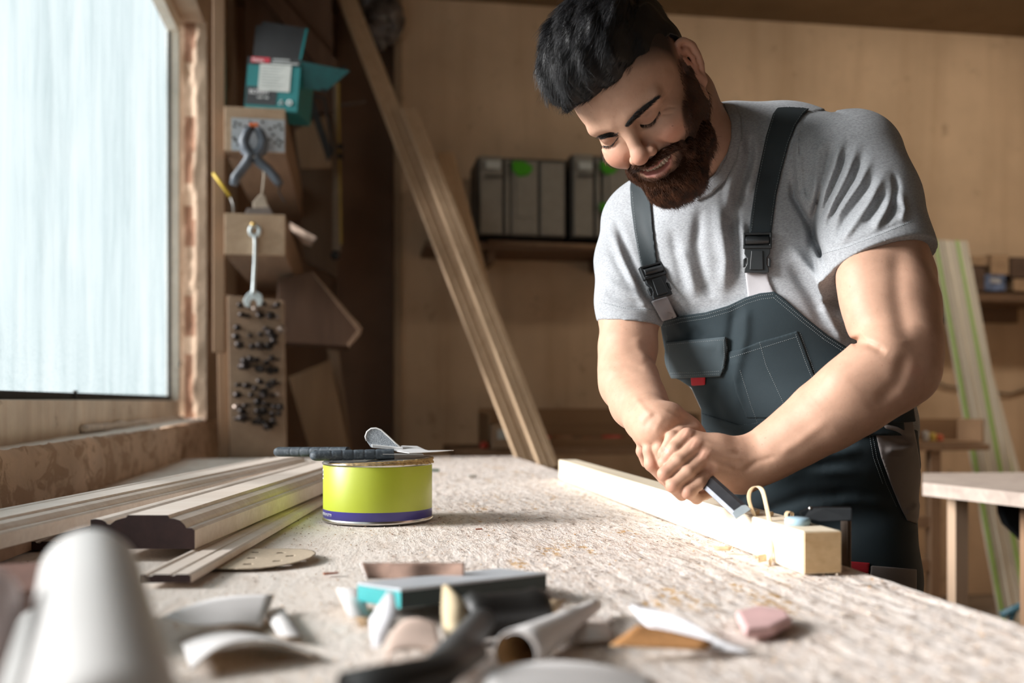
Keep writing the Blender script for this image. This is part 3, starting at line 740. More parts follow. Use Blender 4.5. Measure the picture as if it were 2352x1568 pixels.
# upper-left sheet with printed back
sheet('sandpaper_sheet', 'curled grey-backed sandpaper with faint print, right of the white tube', 'sandpaper',
      [[at(372, 1418, .80), at(430, 1390, .84), at(520, 1365, .88), at(630, 1366, .90)], [at(400, 1425, .78), at(460, 1425, .80), at(530, 1405, .83), at(618, 1400, .86)], [at(430, 1437, .77), at(480, 1440, .78), at(540, 1432, .80), at(598, 1440, .82)]], SANDT, SANDB)
sheet('sandpaper_sheet', 'arched brown sandpaper with hollow dark underside, lower left of centre', 'sandpaper',
      [[at(418, 1480, .75), at(452, 1462, .76), at(510, 1450, .78), at(580, 1452, .79), at(650, 1470, .775), at(735, 1505, .732)], [at(440, 1540, .68), at(478, 1500, .69), at(528, 1474, .70), at(600, 1470, .71), at(660, 1482, .73), at(728, 1510, .722)]], SANDT, SANDB)
sheet('sandpaper_sheet', 'flat pale sandpaper lying behind the arched one', 'sandpaper',
      [[onz(600, 1400, BZ + .004), onz(650, 1395, BZ + .006)], [onz(640, 1462, BZ + .003), onz(690, 1462, BZ + .008)]], SANDT, SANDB, sub=0)
# flat teal honing block
bl_ = thing('sanding_block', 'flat teal and black sanding block on top of the clutter at centre', 'block', at(900, 1380, .86))
OB = Vector(bl_.location); zb = BZ + .030
c0 = at(820, 1338, .97); c1 = at(918, 1345, .84); c2 = at(1256, 1313, 1.02)
def flatp(p, z): q = Vector(p); q.z = z; return q
t0, t1, t2 = at(820, 1337, .90), at(920, 1352, .83), at(1256, 1315, .96); t3 = t0 + (t2 - t1)
zz0 = sum(p.z for p in (t0, t1, t2)) / 3
hT = .0170
bm = bmesh.new(); prism(bm, [p - OB - Vector((0, 0, hT)) for p in (t0, t1, t2, t3)], (0, 0, hT - .0025))
TEAL = plain('teal_foam', (.045, .36, .37), .6, var=.06); DTEAL = plain('dark_teal_rubber', (.010, .028, .028), .5, var=.1); 
fs = [f for f in bm.faces]
for f in fs: f.material_index = 1
for f in fs:
    if abs(f.normal.z) < .5 and (f.calc_center_median() - ((t0 + t1) / 2 - OB)).length < .03: f.material_index = 0
bm_obj('pad', bm, None, bl_, mats=[TEAL, DTEAL], bevel=.001)
bm = bmesh.new(); prism(bm, [p - OB - Vector((0, 0, .0025)) for p in (t0, t1, t2, t3)], (0, 0, .0025)); bm_obj('top_plate', bm, plain('pale_plate', (.50, .53, .57), .4, var=.05), bl_, bevel=.0005)
# striped sandpaper roll behind it
sheet('sandpaper_strip', 'brown wavy sandpaper strip standing behind the teal block', 'sandpaper',
      [[at(828 + i * 30, 1292 + (i % 2) * 1.5, .965 + .006 * math.sin(i * 1.3)) for i in range(9)], [at(842 + i * 28, 1330, .95 + .006 * math.sin(i * 1.3)) for i in range(9)]], SANDB, plain('brown_grit', (.30, .19, .145), .9, var=.2, scale=60), .0015)
# little upright folded pieces
sheet('sandpaper_scrap', 'upright white folded paper scrap in front of the teal block', 'sandpaper', [[at(890, 1358, .80), at(905, 1362, .79)], [at(848, 1425, .76), at(914, 1408, .76)], [at(856, 1490, .72), at(880, 1478, .72)]], SANDW, SANDW, sub=0)
sheet('sandpaper_scrap', 'upright cream diamond-shaped paper scrap right of the white one', 'sandpaper', [[at(1016, 1345, .80), at(1030, 1342, .80)], [at(1014, 1400, .765), at(1074, 1390, .775)], [at(1018, 1450, .735), at(1066, 1440, .74)], [at(1026, 1482, .72), at(1046, 1476, .72)]], CREAM, CREAM, sub=0)
sheet('sandpaper_roll', 'tan curled sandpaper piece between the two upright scraps', 'sandpaper', [[at(905, 1490, .70), at(900, 1450, .72), at(925, 1422, .745), at(965, 1418, .755), at(1000, 1428, .75)], [at(885, 1500, .66), at(880, 1470, .68), at(915, 1445, .70), at(970, 1445, .71), at(1012, 1470, .69)], [at(890, 1530, .64), at(890, 1500, .65), at(930, 1490, .66), at(980, 1490, .665), at(1020, 1500, .66)]], SANDO, plain('pinkish_back', (.66, .50, .42), .85, var=.06))
sheet('sandpaper_scrap', 'pale torn scrap under the left end of the teal block', 'sandpaper', [[onz(770, 1350, BZ + .02), onz(830, 1352, BZ + .012)], [onz(800, 1420, BZ + .004), onz(850, 1415, BZ + .006)]], SANDT, SANDB, sub=0)
sheet('sandpaper_scrap', 'small brown scrap under the teal block beside the pale torn one', 'sandpaper', [[onz(810, 1398, BZ + .006), onz(860, 1398, BZ + .010)], [onz(826, 1440, BZ + .004), onz(880, 1430, BZ + .004)]], SANDT, plain('brown_back', (.40, .26, .15), .9), sub=0)
# black rubber mallet head / sanding cork
BLK = plain('black_rubber_matt', (.018, .017, .016), .5, var=.2)
kb = thing('rubber_mallet', 'black rubber mallet head lying right of the cream scrap', 'mallet', onz(1160, 1410, BZ + .021)); bm = bmesh.new()
M = frame((0, 0, 0), flatp(at(1262, 1405, .83), 1) - flatp(at(1060, 1425, .80), 1)) @ Matrix.Rotation(math.pi / 2, 4, 'Y'); lathe(bm, [(0, -.036), (.016, -.034), (.020, -.027), (.0175, -.016), (.0175, .016), (.0195, .026), (.017, .034), (0, .037)], 40, M); bm_obj('head', bm, BLK, kb, smooth=True)
bm = bmesh.new(); 
v0 = Vector((-.016, -.005, .0)); v1 = onz(960, 1600, BZ + .021) - Vector(kb.location); tube(bm, [v0, v0.lerp(v1, .5) + Vector((0, 0, .0)), v1], [.010, .012, .013], 16); bm_obj('shaft', bm, plain('dark_shaft', (.10, .10, .10), .55), kb, smooth=True)
# wood wedge and rolled sheets to the right
sheet('sandpaper_scrap', 'tan flap sticking out right of the mallet head', 'sandpaper', [[at(1244, 1378, .88), at(1300, 1376, .90)], [at(1238, 1412, .83), at(1275, 1408, .84)]], SANDT, SANDT, sub=0)
def cone_roll(pa, pb, ra, rb, label, m1=SANDB, m2=SANDT, turns=1.35):
    pa, pb = Vector(pa), Vector(pb); t = thing('sandpaper_roll', label, 'sandpaper', pa); M = frame((0, 0, 0), pb - pa); L = (pb - pa).length; bm = bmesh.new(); g = []
    for i in range(9):
        u = i / 8; r0_ = ra + (rb - ra) * u; row = []
        for k in range(41):
            q = k / 40 * turns * 2 * math.pi; r = r0_ * (1 - .16 * k / 40); row.append(bm.verts.new(M @ Vector((u * L, r * math.cos(q), r * math.sin(q)))))
        g.append(row)
    for i in range(8):
        for k in range(40): bm.faces.new((g[i][k], g[i][k+1], g[i+1][k+1], g[i+1][k])).smooth = True
    o = bm_obj('rolled_sheet', bm, None, t, mats=[m1, m2], smooth=True); m = o.modifiers.new('s', 'SOLIDIFY'); m.thickness = .0008; m.material_offset = 1; m.offset = 0; return t
cone_roll(at(1370, 1390, .88), at(1185, 1500, .675), .005, .0165, 'pale cone-shaped sandpaper roll pointing up right, centre foreground')
sheet('sandpaper_sheet', 'white and tan folded sheet lying right of the cone roll', 'sandpaper', [[onz(1445, 1388, BZ + .020), onz(1520, 1400, BZ + .024), onz(1590, 1430, BZ + .018)], [onz(1470, 1432, BZ + .016), onz(1560, 1452, BZ + .012), onz(1660, 1478, BZ + .008)], [onz(1550, 1475, BZ + .006), onz(1620, 1490, BZ + .005), onz(1740, 1500, BZ + .003)]], SANDW, SANDW, sub=1)
sheet('sandpaper_sheet', 'tan sheet tucked under the white folded sheet at right', 'sandpaper', [[onz(1462, 1436, BZ + .022), onz(1540, 1448, BZ + .016), onz(1640, 1475, BZ + .010)], [onz(1400, 1482, BZ + .012), onz(1500, 1488, BZ + .010), onz(1620, 1494, BZ + .006)]], CREAM, SANDO, sub=1)
pk = thing('eraser', 'pink rubbery wedge on the bench at lower right', 'eraser', onz(1745, 1458, BZ + .002)); bm = bmesh.new()
prism(bm, [Vector(onz(*p, BZ + .003)) - Vector(pk.location) for p in ((1690, 1425), (1712, 1468), (1775, 1462), (1818, 1440), (1806, 1422), (1740, 1412))], (0, 0, .009)); bm_obj('wedge', bm, plain('pink_rubber', (.66, .42, .41), .7, var=.08), pk, bevel=.003)
# dark brush-like tool at the very front, big pale sheets in the corner
dt = thing('black_scraper', 'black blurred tool lying at the bottom edge nearest the lens', 'scraper', at(960, 1560, .56)); bm = bmesh.new(); OD = Vector(dt.location)
tube(bm, [at(800, 1590, .54) - OD, at(900, 1568, .555) - OD, at(1000, 1545, .575) - OD, at(1090, 1495, .62) - OD], [.016, .016, .014, .010], 18, flat=.7); bm_obj('grip', bm, BLK, dt, smooth=True)
sheet('sandpaper_sheet', 'pale blurred sheet along the bottom edge, right of the black tool', 'sandpaper', [[at(1120, 1540, .60), at(1250, 1512, .64), at(1400, 1525, .66), at(1500, 1560, .66)], [at(1110, 1600, .54), at(1250, 1590, .56), at(1420, 1600, .58), at(1540, 1620, .60)]], SANDB, SANDB)
sheet('sandpaper_sheet', 'small dark-edged sheet leaning behind the cone roll', 'sandpaper', [[onz(1310, 1425, BZ + .012), onz(1395, 1432, BZ + .006)], [onz(1320, 1475, BZ + .004), onz(1405, 1470, BZ + .004)]], plain('grit_brown2', (.34, .25, .16), .9), SANDB, sub=0)
for p, lab in (((1000, 1082), 'tiny green scrap behind the tin'), ((1085, 1096), 'small grey offcut chip at the far end of the bench')):
    q = onz(*p, BZ + .002); t = thing('offcut', lab, 'offcut', q); bm = bmesh.new(); box(bm, (0, 0, .003), (.022, .012, .006)); bmesh.ops.bevel(bm, geom=bm.edges[:], offset=.001, affect='EDGES'); bm_obj('chip', bm, plain('green_scrap' if 'green' in lab else 'grey_chip', (.015, .09, .05) if 'green' in lab else (.45, .42, .38), .6), t)

# F-clamp holding the beam
clm = thing('bar_clamp', 'black bar clamp gripping the beam to the bench behind its near end', 'clamp', at(1940, 1250, 1.12)); OC = Vector(clm.location)
CBK = plain('clamp_black', (.005, .006, .007), .6, var=.2, spec=.08)
ar0, ar1 = at(1828, 1186, 1.19), at(1957, 1181, 1.115)
bm = bmesh.new(); hv = Vector((0, 0, 1)); P = [at(1835, 1176, 1.17), at(1862, 1166, 1.165), at(1890, 1165, 1.15), at(1957, 1166, 1.12), at(1957, 1196, 1.12), at(1880, 1198, 1.15), at(1845, 1192, 1.17)]
prism(bm, [p - OC for p in P], Vector((.006, .012, 0))); bm_obj('fixed_arm', bm, CBK, clm, bevel=.0015)
bm = bmesh.new(); br_t, br_b = at(1943, 1190, 1.185), at(1943, 1190, 1.185); br_b.z = BZ - .12
box(bm, (br_t + br_b) / 2 - OC + Vector((.0, .0, 0)), (.006, .016, (br_t - br_b).length)); bm_obj('rail', bm, plain('rail_steel', (.16, .13, .11), .4, .8), clm, bevel=.001)
bm = bmesh.new(); pc = onz(1832, 1197, BZ + HB + .005); lathe(bm, [(0, -.004), (.0135, -.004), (.0145, -.002), (.0145, .003), (.013, .0045), (0, .0045)], 28, Matrix.Translation(pc - OC)); bm_obj('pad', bm, plain('pale_blue_pad', (.36, .52, .62), .5, var=.05), clm, smooth=True)
bm = bmesh.new(); box(bm, Vector((br_b.x, br_b.y, BZ - .10)) - OC + Vector((-.03, .006, 0)), (.075, .012, .020)); bm_obj('sliding_arm', bm, CBK, clm, bevel=.002)
bm = bmesh.new(); bmesh.ops.create_icosphere(bm, subdivisions=2, radius=.0022, matrix=Matrix.Translation(at(1861, 1167, 1.163) - OC)); bm_obj('rivet', bm, TIN, clm, smooth=True)

# shavings
SHAV = plain('wood_shaving', (.76, .58, .36), .6, var=.12, scale=60); SHAV2 = plain('wood_shaving_side', (.62, .42, .20), .6, var=.1)
def ribbon(name, label, pts, wv, mat, parent=None, th=.0005, group=None):
    pts = [Vector(p) for p in pts]; O = pts[0].copy(); bm = bmesh.new(); n = len(pts); g = []
    for i, p in enumerate(pts):
        t = i / (n - 1); w_ = Vector(wv) * (1 - .5 * abs(t - .45)) * (1 + .12 * math.sin(i * 2.3)); g.append((bm.verts.new(p - w_ / 2 - O), bm.verts.new(p + w_ / 2 - O)))
    for A, B in zip(g, g[1:]): bm.faces.new((A[0], A[1], B[1], B[0])).smooth = True
    o = bm_obj(name, bm, mat, None, smooth=True, loc=O); m = o.modifiers.new('sub', 'SUBSURF'); m.levels = m.render_levels = 2; m = o.modifiers.new('s', 'SOLIDIFY'); m.thickness = th; m.offset = 0
    tag(o, label, 'wood shaving', group); return o
dS = 1.235
ribbon('wood_shaving', 'tall curled shaving standing up from the beam at the chisel edge', [at(*p) for p in ((1735, 1186, 1.235), (1728, 1172, 1.235), (1722, 1155, 1.232), (1719, 1138, 1.230), (1724, 1122, 1.225), (1737, 1114, 1.220), (1750, 1121, 1.215), (1755, 1136, 1.21), (1760, 1160, 1.20), (1767, 1190, 1.185), (1772, 1225, 1.175), (1773, 1265, 1.165), (1768, 1302, 1.16))], Vector((.0045, -.003, .001)), SHAV, th=.0006)
def curl(c, r, wv, turns=1.6, label='', ax=0):
    c = Vector(c); pts = []
    for k in range(18):
        q = k / 17 * turns * 2 * math.pi; rr = r * (1 - .35 * k / 17); pts.append(c + Vector((rr * math.cos(q), 0, rr * math.sin(q) + r)) if ax == 0 else c + Vector((0, rr * math.cos(q), rr * math.sin(q) + r)))
    return ribbon('wood_shaving', label, pts, wv, SHAV)
curl(onz(1813, 1192, BZ + HB + .001), .0050, Vector((0, .010, 0)), label='tiny ring-shaped shaving on the beam beside the pale clamp pad')
curl(onz(1768, 1186, BZ + HB + .001), .0030, Vector((.012, .008, 0)), 1.2, label='small shaving lying on the beam behind the tall curl', ax=1)
curl(onz(1740, 1182, BZ + HB + .001), .0032, Vector((.008, .010, 0)), 1.1, label='small shaving on the beam at the foot of the tall curl', ax=1)
curl(onz(1660, 1270, BZ + .001), .0045, Vector((.022, -.004, 0)), .55, label='pale shaving on the bench left of the beam, further one', ax=1)
curl(onz(1748, 1294, BZ + .001), .0055, Vector((.016, .010, .0)), .7, label='crumpled shaving on the bench below the tall curl', ax=1)
for p, l, nm in (((760, 1318), 'small reddish splinter on the bench in front of the tin', .010), ((1100, 1216), 'tiny red chip on the bench right of the tin', .006)):
    q = onz(*p, BZ + .002); t = thing('wood_splinter', l, 'splinter', q, .2); bm = bmesh.new(); box(bm, (0, 0, .0008), (nm * 1.6, nm * .5, .0016)); subdiv_noise(bm, .0008, 300); bm_obj('sliver', bm, plain('reddish_chip', (.34, .12, .07), .8), t)
# crumbs and chips all over the rough strip: past counting
rr = random.Random(7); bm = bmesh.new()
for k in range(7000):
    x = rr.uniform(-.15, .56) if rr.random() < .75 else rr.uniform(BX0 + .1, .56); y = .55 + 2.8 * rr.random() ** 1.6; s = rr.uniform(.0006, .0020) * (1 + .3 * (rr.random() < .08)); a = rr.uniform(0, 3.14)
    M = Matrix.Translation((x, y, BZ + .0006)) @ Matrix.Rotation(a, 4, 'Z') @ Matrix.Rotation(rr.uniform(-.3, .3), 4, 'X'); 
    vs = [bm.verts.new(M @ Vector(p)) for p in ((-s, -s * .3, 0), (s, -s * .4, 0), (s * .8, s * .5, 0), (-s * .7, s * .4, 0), (0, 0, s * .5))]
    mi = 0 if rr.random() < .50 else (1 if rr.random() < .30 else 2)
    for f in ((0, 1, 4), (1, 2, 4), (2, 3, 4), (3, 0, 4)): bm.faces.new([vs[i] for i in f]).material_index = mi
o = bm_obj('sawdust_chips', bm, None, None, mats=[plain('chip_pale', (.66, .54, .42), .9), plain('chip_amber', (.50, .25, .05), .6), plain('chip_brown', (.24, .13, .08), .9)])
tag(o, 'fine sawdust and chips scattered over the bench top', 'sawdust', kind='stuff')

# ---------------------------------------------------------------- along the window wall and the back of the room
BOXW = wood('pale_box_wood', (.42, .28, .175), (.56, .40, .27), 1, 6, .7, .2, .25)
BOXS = wood('shelf_ply', (.20, .12, .075), (.30, .19, .12), 1, 5, .75, .1)
DARKW = wood('dark_board', (.085, .045, .028), (.14, .08, .05), 2, 5, .75, .1)
MIDW = wood('brown_board', (.24, .14, .08), (.34, .21, .125), 2, 5, .7, .1)
YK = 3.30
def boxbeam(px0, py0, px1, py1, ya, yb, name, label, cat, drop=0):
    a = ony(px0, py1, ya); b = ony(px1, py0, ya); t = thing(name, label, cat, (a.x, ya, a.z)); O = Vector(t.location)
    bm = bmesh.new(); box(bm, ((b.x - a.x) / 2, (yb - ya) / 2 + .008, (b.z - a.z) / 2), (b.x - a.x, yb - ya - .016, b.z - a.z)); bm_obj('body', bm, BOXS, t, bevel=.002)
    bm = bmesh.new(); box(bm, ((b.x - a.x) / 2, .008, (b.z - a.z) / 2), (b.x - a.x, .016, b.z - a.z)); bm_obj('end_board', bm, BOXW, t, bevel=.002)
    return t, a, b
t1_, a1, b1 = boxbeam(515, 250, 655, 345, YK, 4.5, 'shelf_beam', 'upper pale-ended wooden shelf beam on the window wall, under the teal carton', 'shelf')
t2_, a2, b2 = boxbeam(515, 493, 655, 583, YK, 4.5, 'shelf_beam', 'lower pale-ended wooden shelf beam on the window wall, wrench hanging on it', 'shelf')
# upright board carrying them, standing against the wall
for (x0, x1, y, nm, m, lb, zb_, zt_) in ((488, 516, YK + .06, 'wall_post', MIDW, 'narrow brown post between the window reveal and the shelf beams', 1.20, 3.0),):
    a = ony(x0, 700, y); b = ony(x1, 0, y); t = thing(nm, lb, 'post', (a.x, y, zb_)); bm = bmesh.new(); box(bm, ((b.x - a.x) / 2, .02, (zt_ - zb_) / 2), (b.x - a.x, .04, zt_ - zb_)); bm_obj('board', bm, m, t, bevel=.003)
def panel(name, label, cat, quad, y, th, m, yo=None, part='board'):
    P = [ony(px, py, y if len(q) == 2 else q[2]) for q in quad for px, py in [q[:2]]]; O = P[0]; t = thing(name, label, cat, O); bm = bmesh.new()
    prism(bm, [p - O for p in P], (0, th, 0)); bm_obj(part, bm, m, t, bevel=min(.002, th / 4)); return t
# metal plate with holes on the upper beam
PLT = plain('zinc_plate', (.50, .52, .54), .5, .5, var=.1)
pa, pb = ony(531, 345, YK - .006), ony(654, 275, YK - .006)
pl_ = thing('metal_plate', 'perforated pale zinc plate on the end of the upper shelf beam', 'plate', (pa.x, YK - .006, pa.z)); bm = bmesh.new(); W_, H_ = pb.x - pa.x, pb.z - pa.z
box(bm, (W_ / 2, .002, H_ / 2), (W_, .003, H_)); bm_obj('plate', bm, PLT, pl_)
rr = random.Random(3); bm = bmesh.new()
for u, v in ((.08, .85), (.16, .80), (.06, .73), (.27, .74), (.58, .90), (.72, .70), (.82, .78), (.90, .84), (.94, .70), (.08, .30), (.05, .38), (.13, .18), (.20, .10), (.72, .38), (.82, .28), (.90, .20), (.94, .32), (.88, .38), (.30, .20), (.64, .22), (.36, .86), (.20, .45), (.78, .52)):
    lathe(bm, [(0, 0), (.0042, 0), (.0046, .001)], 10, Matrix.Translation((u * W_, -.0003, v * H_)) @ Matrix.Rotation(math.pi / 2, 4, 'X'))
tag(bm_obj('holes', bm, plain('hole_dark', (.05, .035, .02), .9), pl_), kind='stuff')
# spring clamp biting the plate
YC = YK - .05; CG = plain('clamp_grey', (.10, .115, .14), .5, var=.2, scale=25); ORG = plain('orange_tip', (.85, .20, .04), .5, var=.04)
def Yp(px, py, y=None): return ony(px, py, y if y else YC)
sc_ = thing('spring_clamp', 'grey plastic spring clamp with orange tips gripping the metal plate', 'clamp', Yp(582, 340)); OS = Vector(sc_.location)
for s in (-1, 1):
    bm = bmesh.new(); cx0 = 583
    pts = [(cx0 + s * 5, 293), (cx0 + s * 15, 305), (cx0 + s * 22, 325), (cx0 + s * 18, 345), (cx0 + s * 4, 356), (cx0 - s * 10 + s * 22, 372), (cx0 + s * 34, 390), (cx0 + s * 52, 412), (cx0 + s * 60, 424)] if s > 0 else \
          [(cx0 - 5, 293), (cx0 - 16, 305), (cx0 - 23, 325), (cx0 - 18, 345), (cx0 - 6, 358), (cx0 - 16, 374), (cx0 - 30, 392), (cx0 - 42, 408), (cx0 - 46, 424)]
    rs = [.013, .018, .021, .023, .024, .020, .018, .019, .016]
    tube(bm, [Yp(x, y, YC + (.004 * s)) - OS for x, y in pts], [r * 1.15 for r in rs], 12, flat=.7); bm_obj('jaw', bm, CG, sc_, smooth=True)
for s in (-1, 1):
    bm = bmesh.new(); box(bm, Yp(583 + s * 5, 289) - OS, (.015, .022, .016)); bmesh.ops.bevel(bm, geom=bm.edges[:], offset=.003, segments=2, affect='EDGES'); bm_obj('orange_tip', bm, ORG, sc_)
bm = bmesh.new(); lathe(bm, [(0, -.02), (.010, -.02), (.010, .02), (0, .02)], 14, Matrix.Translation(Yp(583, 358) - OS) @ Matrix.Rotation(math.pi / 2, 4, 'X')); bm_obj('pivot', bm, TIN, sc_, smooth=True)
bm = bmesh.new(); tube(bm, [Yp(*p) - OS for p in ((645, 424), (640, 440), (648, 455), (655, 466))], .0022, 6); bm_obj('frayed_cord', bm, plain('dark_cord', (.03, .03, .03), .8), sc_)
# combination wrench on a nail
YW = YK - .012; wr = thing('wrench', 'pale steel combination wrench hanging from a nail on the lower shelf beam', 'wrench', ony(585, 530, YW)); OW = Vector(wr.location); WST = plain('dusty_steel', (.60, .66, .67), .45, .35, var=.1, scale=60)
bm = bmesh.new(); ringp = [(585 + 11 * math.cos(q), 530 - 12 * math.sin(q)) for q in [2 * math.pi * k / 20 for k in range(20)]]; tube(bm, [ony(*p, YW) - OW for p in ringp], .0062, 10, closed=True); bm_obj('ring_end', bm, WST, wr, smooth=True)
bm = bmesh.new(); pts = [(585, 543), (586, 560), (585, 600), (583, 640), (582, 668), (581, 676)]; tube(bm, [ony(*p, YW) - OW for p in pts], [.0115, .0125, .0115, .0125, .0155, .020], 14, flat=.42); bm_obj('shank', bm, WST, wr, smooth=True)
bm = bmesh.new(); out = [(566, 676), (575, 668), (590, 668), (601, 676), (604, 690), (599, 701), (592, 703), (589, 690), (580, 686), (574, 694), (573, 706), (563, 702), (558, 690)]; prism(bm, [ony(*p, YW - .006) - OW for p in out], (0, .012, 0)); bm_obj('open_jaw', bm, WST, wr, bevel=.002)
nl_ = thing('nail', 'brass-headed nail in the end of the lower shelf beam holding the wrench', 'nail', ony(584, 519, YK)); bm = bmesh.new(); lathe(bm, [(0, .0), (.004, .0), (.004, .030), (.008, .031), (.008, .034), (0, .035)], 12, Matrix.Rotation(math.pi / 2, 4, 'X')); bm_obj('shank', bm, plain('brass', (.50, .34, .12), .4, .8), nl_, smooth=True)
# teal carton of a power tool, flaps open
YT = 3.36; CTEAL = plain('carton_teal', (.002, .155, .160), .5, var=.05); CBLK = plain('carton_black', (.018, .020, .022), .55, var=.25, scale=9); CRED = plain('carton_red', (.50, .025, .045), .5, var=.03); LAB = plain('white_label', (.50, .52, .49), .7, var=.05)
q0, q1, q2, q3 = ony(560, 250, YT), ony(681, 258, YT - .04), ony(683, 142, YT - .04), ony(563, 130, YT)
ct = thing('carton', 'open teal and black power tool carton standing on the upper shelf beam', 'carton', q0); OT = Vector(q0)
ex = (q1 - q0); ex.z = 0; Wc = ex.length; exn = ex.normalized(); dz = Vector((0, 0, 1)); tiltr = (q1.z - q0.z) / Wc
ux = (exn + dz * tiltr).normalized(); uz = (dz - ux * dz.dot(ux)).normalized(); uy = uz.cross(ux); Hc = (q3 - q0).length
def cp(u, v, w_=0): return ux * (u * Wc) + uz * (v * Hc) + uy * w_
MC = Matrix((ux, uy, uz)).transposed().to_4x4()
def cpanel(name, quad, m, th=.002): bm = bmesh.new(); prism(bm, [cp(*p) for p in quad], uy * th); return bm_obj(name, bm, m, ct)
cpanel('front_panel', [(0, 0, 0), (1, 0, 0), (1, 1, 0), (0, 1, 0)], CTEAL); cpanel('back_panel', [(0, 0, .16), (1, 0, .16), (1, 1, .16), (0, 1, .16)], CTEAL)
for nm, u in (('left_panel', 0), ('right_panel', 1)):
    bm = bmesh.new(); prism(bm, [cp(u, 0, 0), cp(u, 0, .16), cp(u, 1, .16), cp(u, 1, 0)], ux * .002); bm_obj(nm, bm, CTEAL, ct)
bm = bmesh.new(); prism(bm, [cp(0, .01, 0), cp(1, .01, 0), cp(1, .01, .16), cp(0, .01, .16)], uz * .002); bm_obj('bottom_panel', bm, CTEAL, ct)
f = cpanel('top_flap', [(.09, 1, 0), (1, 1, 0), (1.03, 1.66, .0283), (.16, 1.76, .0326), (.14, 1.68, .0291), (.04, 1.66, .0283)], CBLK)
cpanel('flap_edge', [(.97, 1.0, -.001), (1.01, 1.0, -.001), (1.04, 1.66, .028), (.99, 1.66, .028)], CTEAL, .001)
cpanel('black_header', [(0, .86, -.0012), (1, .86, -.0012), (1, 1, -.0012), (0, 1, -.0012)], CBLK, .001)
cpanel('red_badge', [(.07, .90, -.0022), (.42, .90, -.0022), (.42, 1.0, -.0022), (.07, 1.0, -.0022)], CRED, .001)
cpanel('white_label', [(.24, .37, -.0024), (.84, .37, -.0024), (.84, .88, -.0024), (.24, .88, -.0024)], LAB, .001)
cpanel('model_panel', [(.02, .10, -.0012), (.60, .10, -.0012), (.60, .44, -.0012), (.02, .44, -.0012)], CBLK, .001)
def ctext(body, u, v, size, m, name='lettering'):
    M = Matrix.Translation(cp(u, v, -.0036)) @ Matrix((ux, uz, -uy)).transposed().to_4x4(); o = text_obj(name, body, M, size, m, ct); return o
ctext('Makita', .09, .915, Hc * .085, WHITEP); ctext('BO5031', .08, .30, Hc * .115, WHITEP); 
for u0, u1, v in ((.24, .34, .22), (.38, .46, .22), (.48, .80, .955), (.46, .97, .895)): cpanel('print_line', [(u0, v, -.0036), (u1, v, -.0036), (u1, v + .03, -.0036), (u0, v + .03, -.0036)], plain('pale_print', (.42, .44, .43), .6), .0006)
for k in range(8): cpanel('label_line', [(.28, .82 - k * .055, -.003), (.72 - .06 * (k % 3), .82 - k * .055, -.003), (.72 - .06 * (k % 3), .832 - k * .055, -.003), (.28, .832 - k * .055, -.003)], plain('faint_print', (.30, .32, .31), .7), .0006)
for u in (.70, .86):
    bm = bmesh.new(); c_ = cp(u, .17, -.0018)
    if u > .8: tube(bm, [c_ + ux * (.0075 * math.cos(q)) + uz * (.0075 * math.sin(q)) for q in [k * math.pi / 8 for k in range(16)]], .0020, 5, closed=True)
    else: tube(bm, [c_ + ux * a_ + uz * b_ for a_, b_ in ((-.008, -.006), (.008, -.006), (0, .008))], .0016, 5, closed=True)
    bm_obj('recycling_mark', bm, WHITEP, ct)
bm = bmesh.new(); S0 = cp(1.0, .98, .0); fl = [S0, S0 + (ony(795, 160, YT) - ony(683, 138, YT)), ony(748, 210, YT) - OT, ony(685, 200, YT) - OT]; prism(bm, fl, uy * .002); bm_obj('side_flap', bm, plain('carton_teal_dark', (.003, .10, .105), .5), ct)
bm = bmesh.new(); prism(bm, [ony(775, 156, YT - .004) - OT, ony(797, 150, YT - .004) - OT, ony(748, 214, YT - .004) - OT, ony(735, 205, YT - .004) - OT], uy * .002); bm_obj('flap_stripe', bm, CBLK, ct)
bm = bmesh.new(); prism(bm, [ony(770, 168, YT - .007) - OT, ony(786, 158, YT - .007) - OT, ony(780, 175, YT - .007) - OT, ony(768, 182, YT - .007) - OT], uy * .002); bm_obj('flap_badge', bm, CRED, ct)
# things on the lower beam: yellow handle, putty brush with a cord
yl = thing('yellow_tool', 'tool with flat yellow handle leaning on the lower shelf beam', 'tool', ony(535, 490, YK + .03)); OY = Vector(yl.location); YEL = plain('yellow_plastic', (.62, .42, .03), .5)
bm = bmesh.new(); tube(bm, [ony(*p, YK + .02) - OY for p in ((490, 398), (510, 425), (529, 452))], .011, 10, flat=.5); bm_obj('handle', bm, YEL, yl, smooth=True)
bm = bmesh.new(); tube(bm, [ony(*p, YK + .02) - OY for p in ((529, 450), (536, 470), (537, 492))], .008, 8, flat=.5); bm_obj('neck', bm, plain('dull_steel', (.30, .28, .26), .5, .6), yl, smooth=True)
br_ = thing('putty_brush', 'pale flared scraper hanging by a cord under the spring clamp', 'brush', ony(600, 490, YK + .02)); OB_ = Vector(br_.location)
bm = bmesh.new(); tube(bm, [ony(*p, YK) - OB_ for p in ((601, 370), (607, 400), (604, 430), (601, 450))], .0035, 6); bm_obj('cord', bm, plain('cream_cord', (.45, .38, .30), .8), br_)
bm = bmesh.new(); prism(bm, [ony(*p, YK) - OB_ for p in ((596, 446), (608, 446), (613, 466), (620, 478), (582, 478), (580, 465))], (0, .02, 0)); bm_obj('handle', bm, plain('dusty_cream', (.50, .40, .31), .8), br_, bevel=.003)
bm = bmesh.new(); prism(bm, [ony(*p, YK) - OB_ for p in ((568, 478), (618, 474), (628, 492), (562, 492))], (0, .03, 0)); bm_obj('blade', bm, plain('dusty_grey', (.20, .16, .14), .8), br_, bevel=.002)
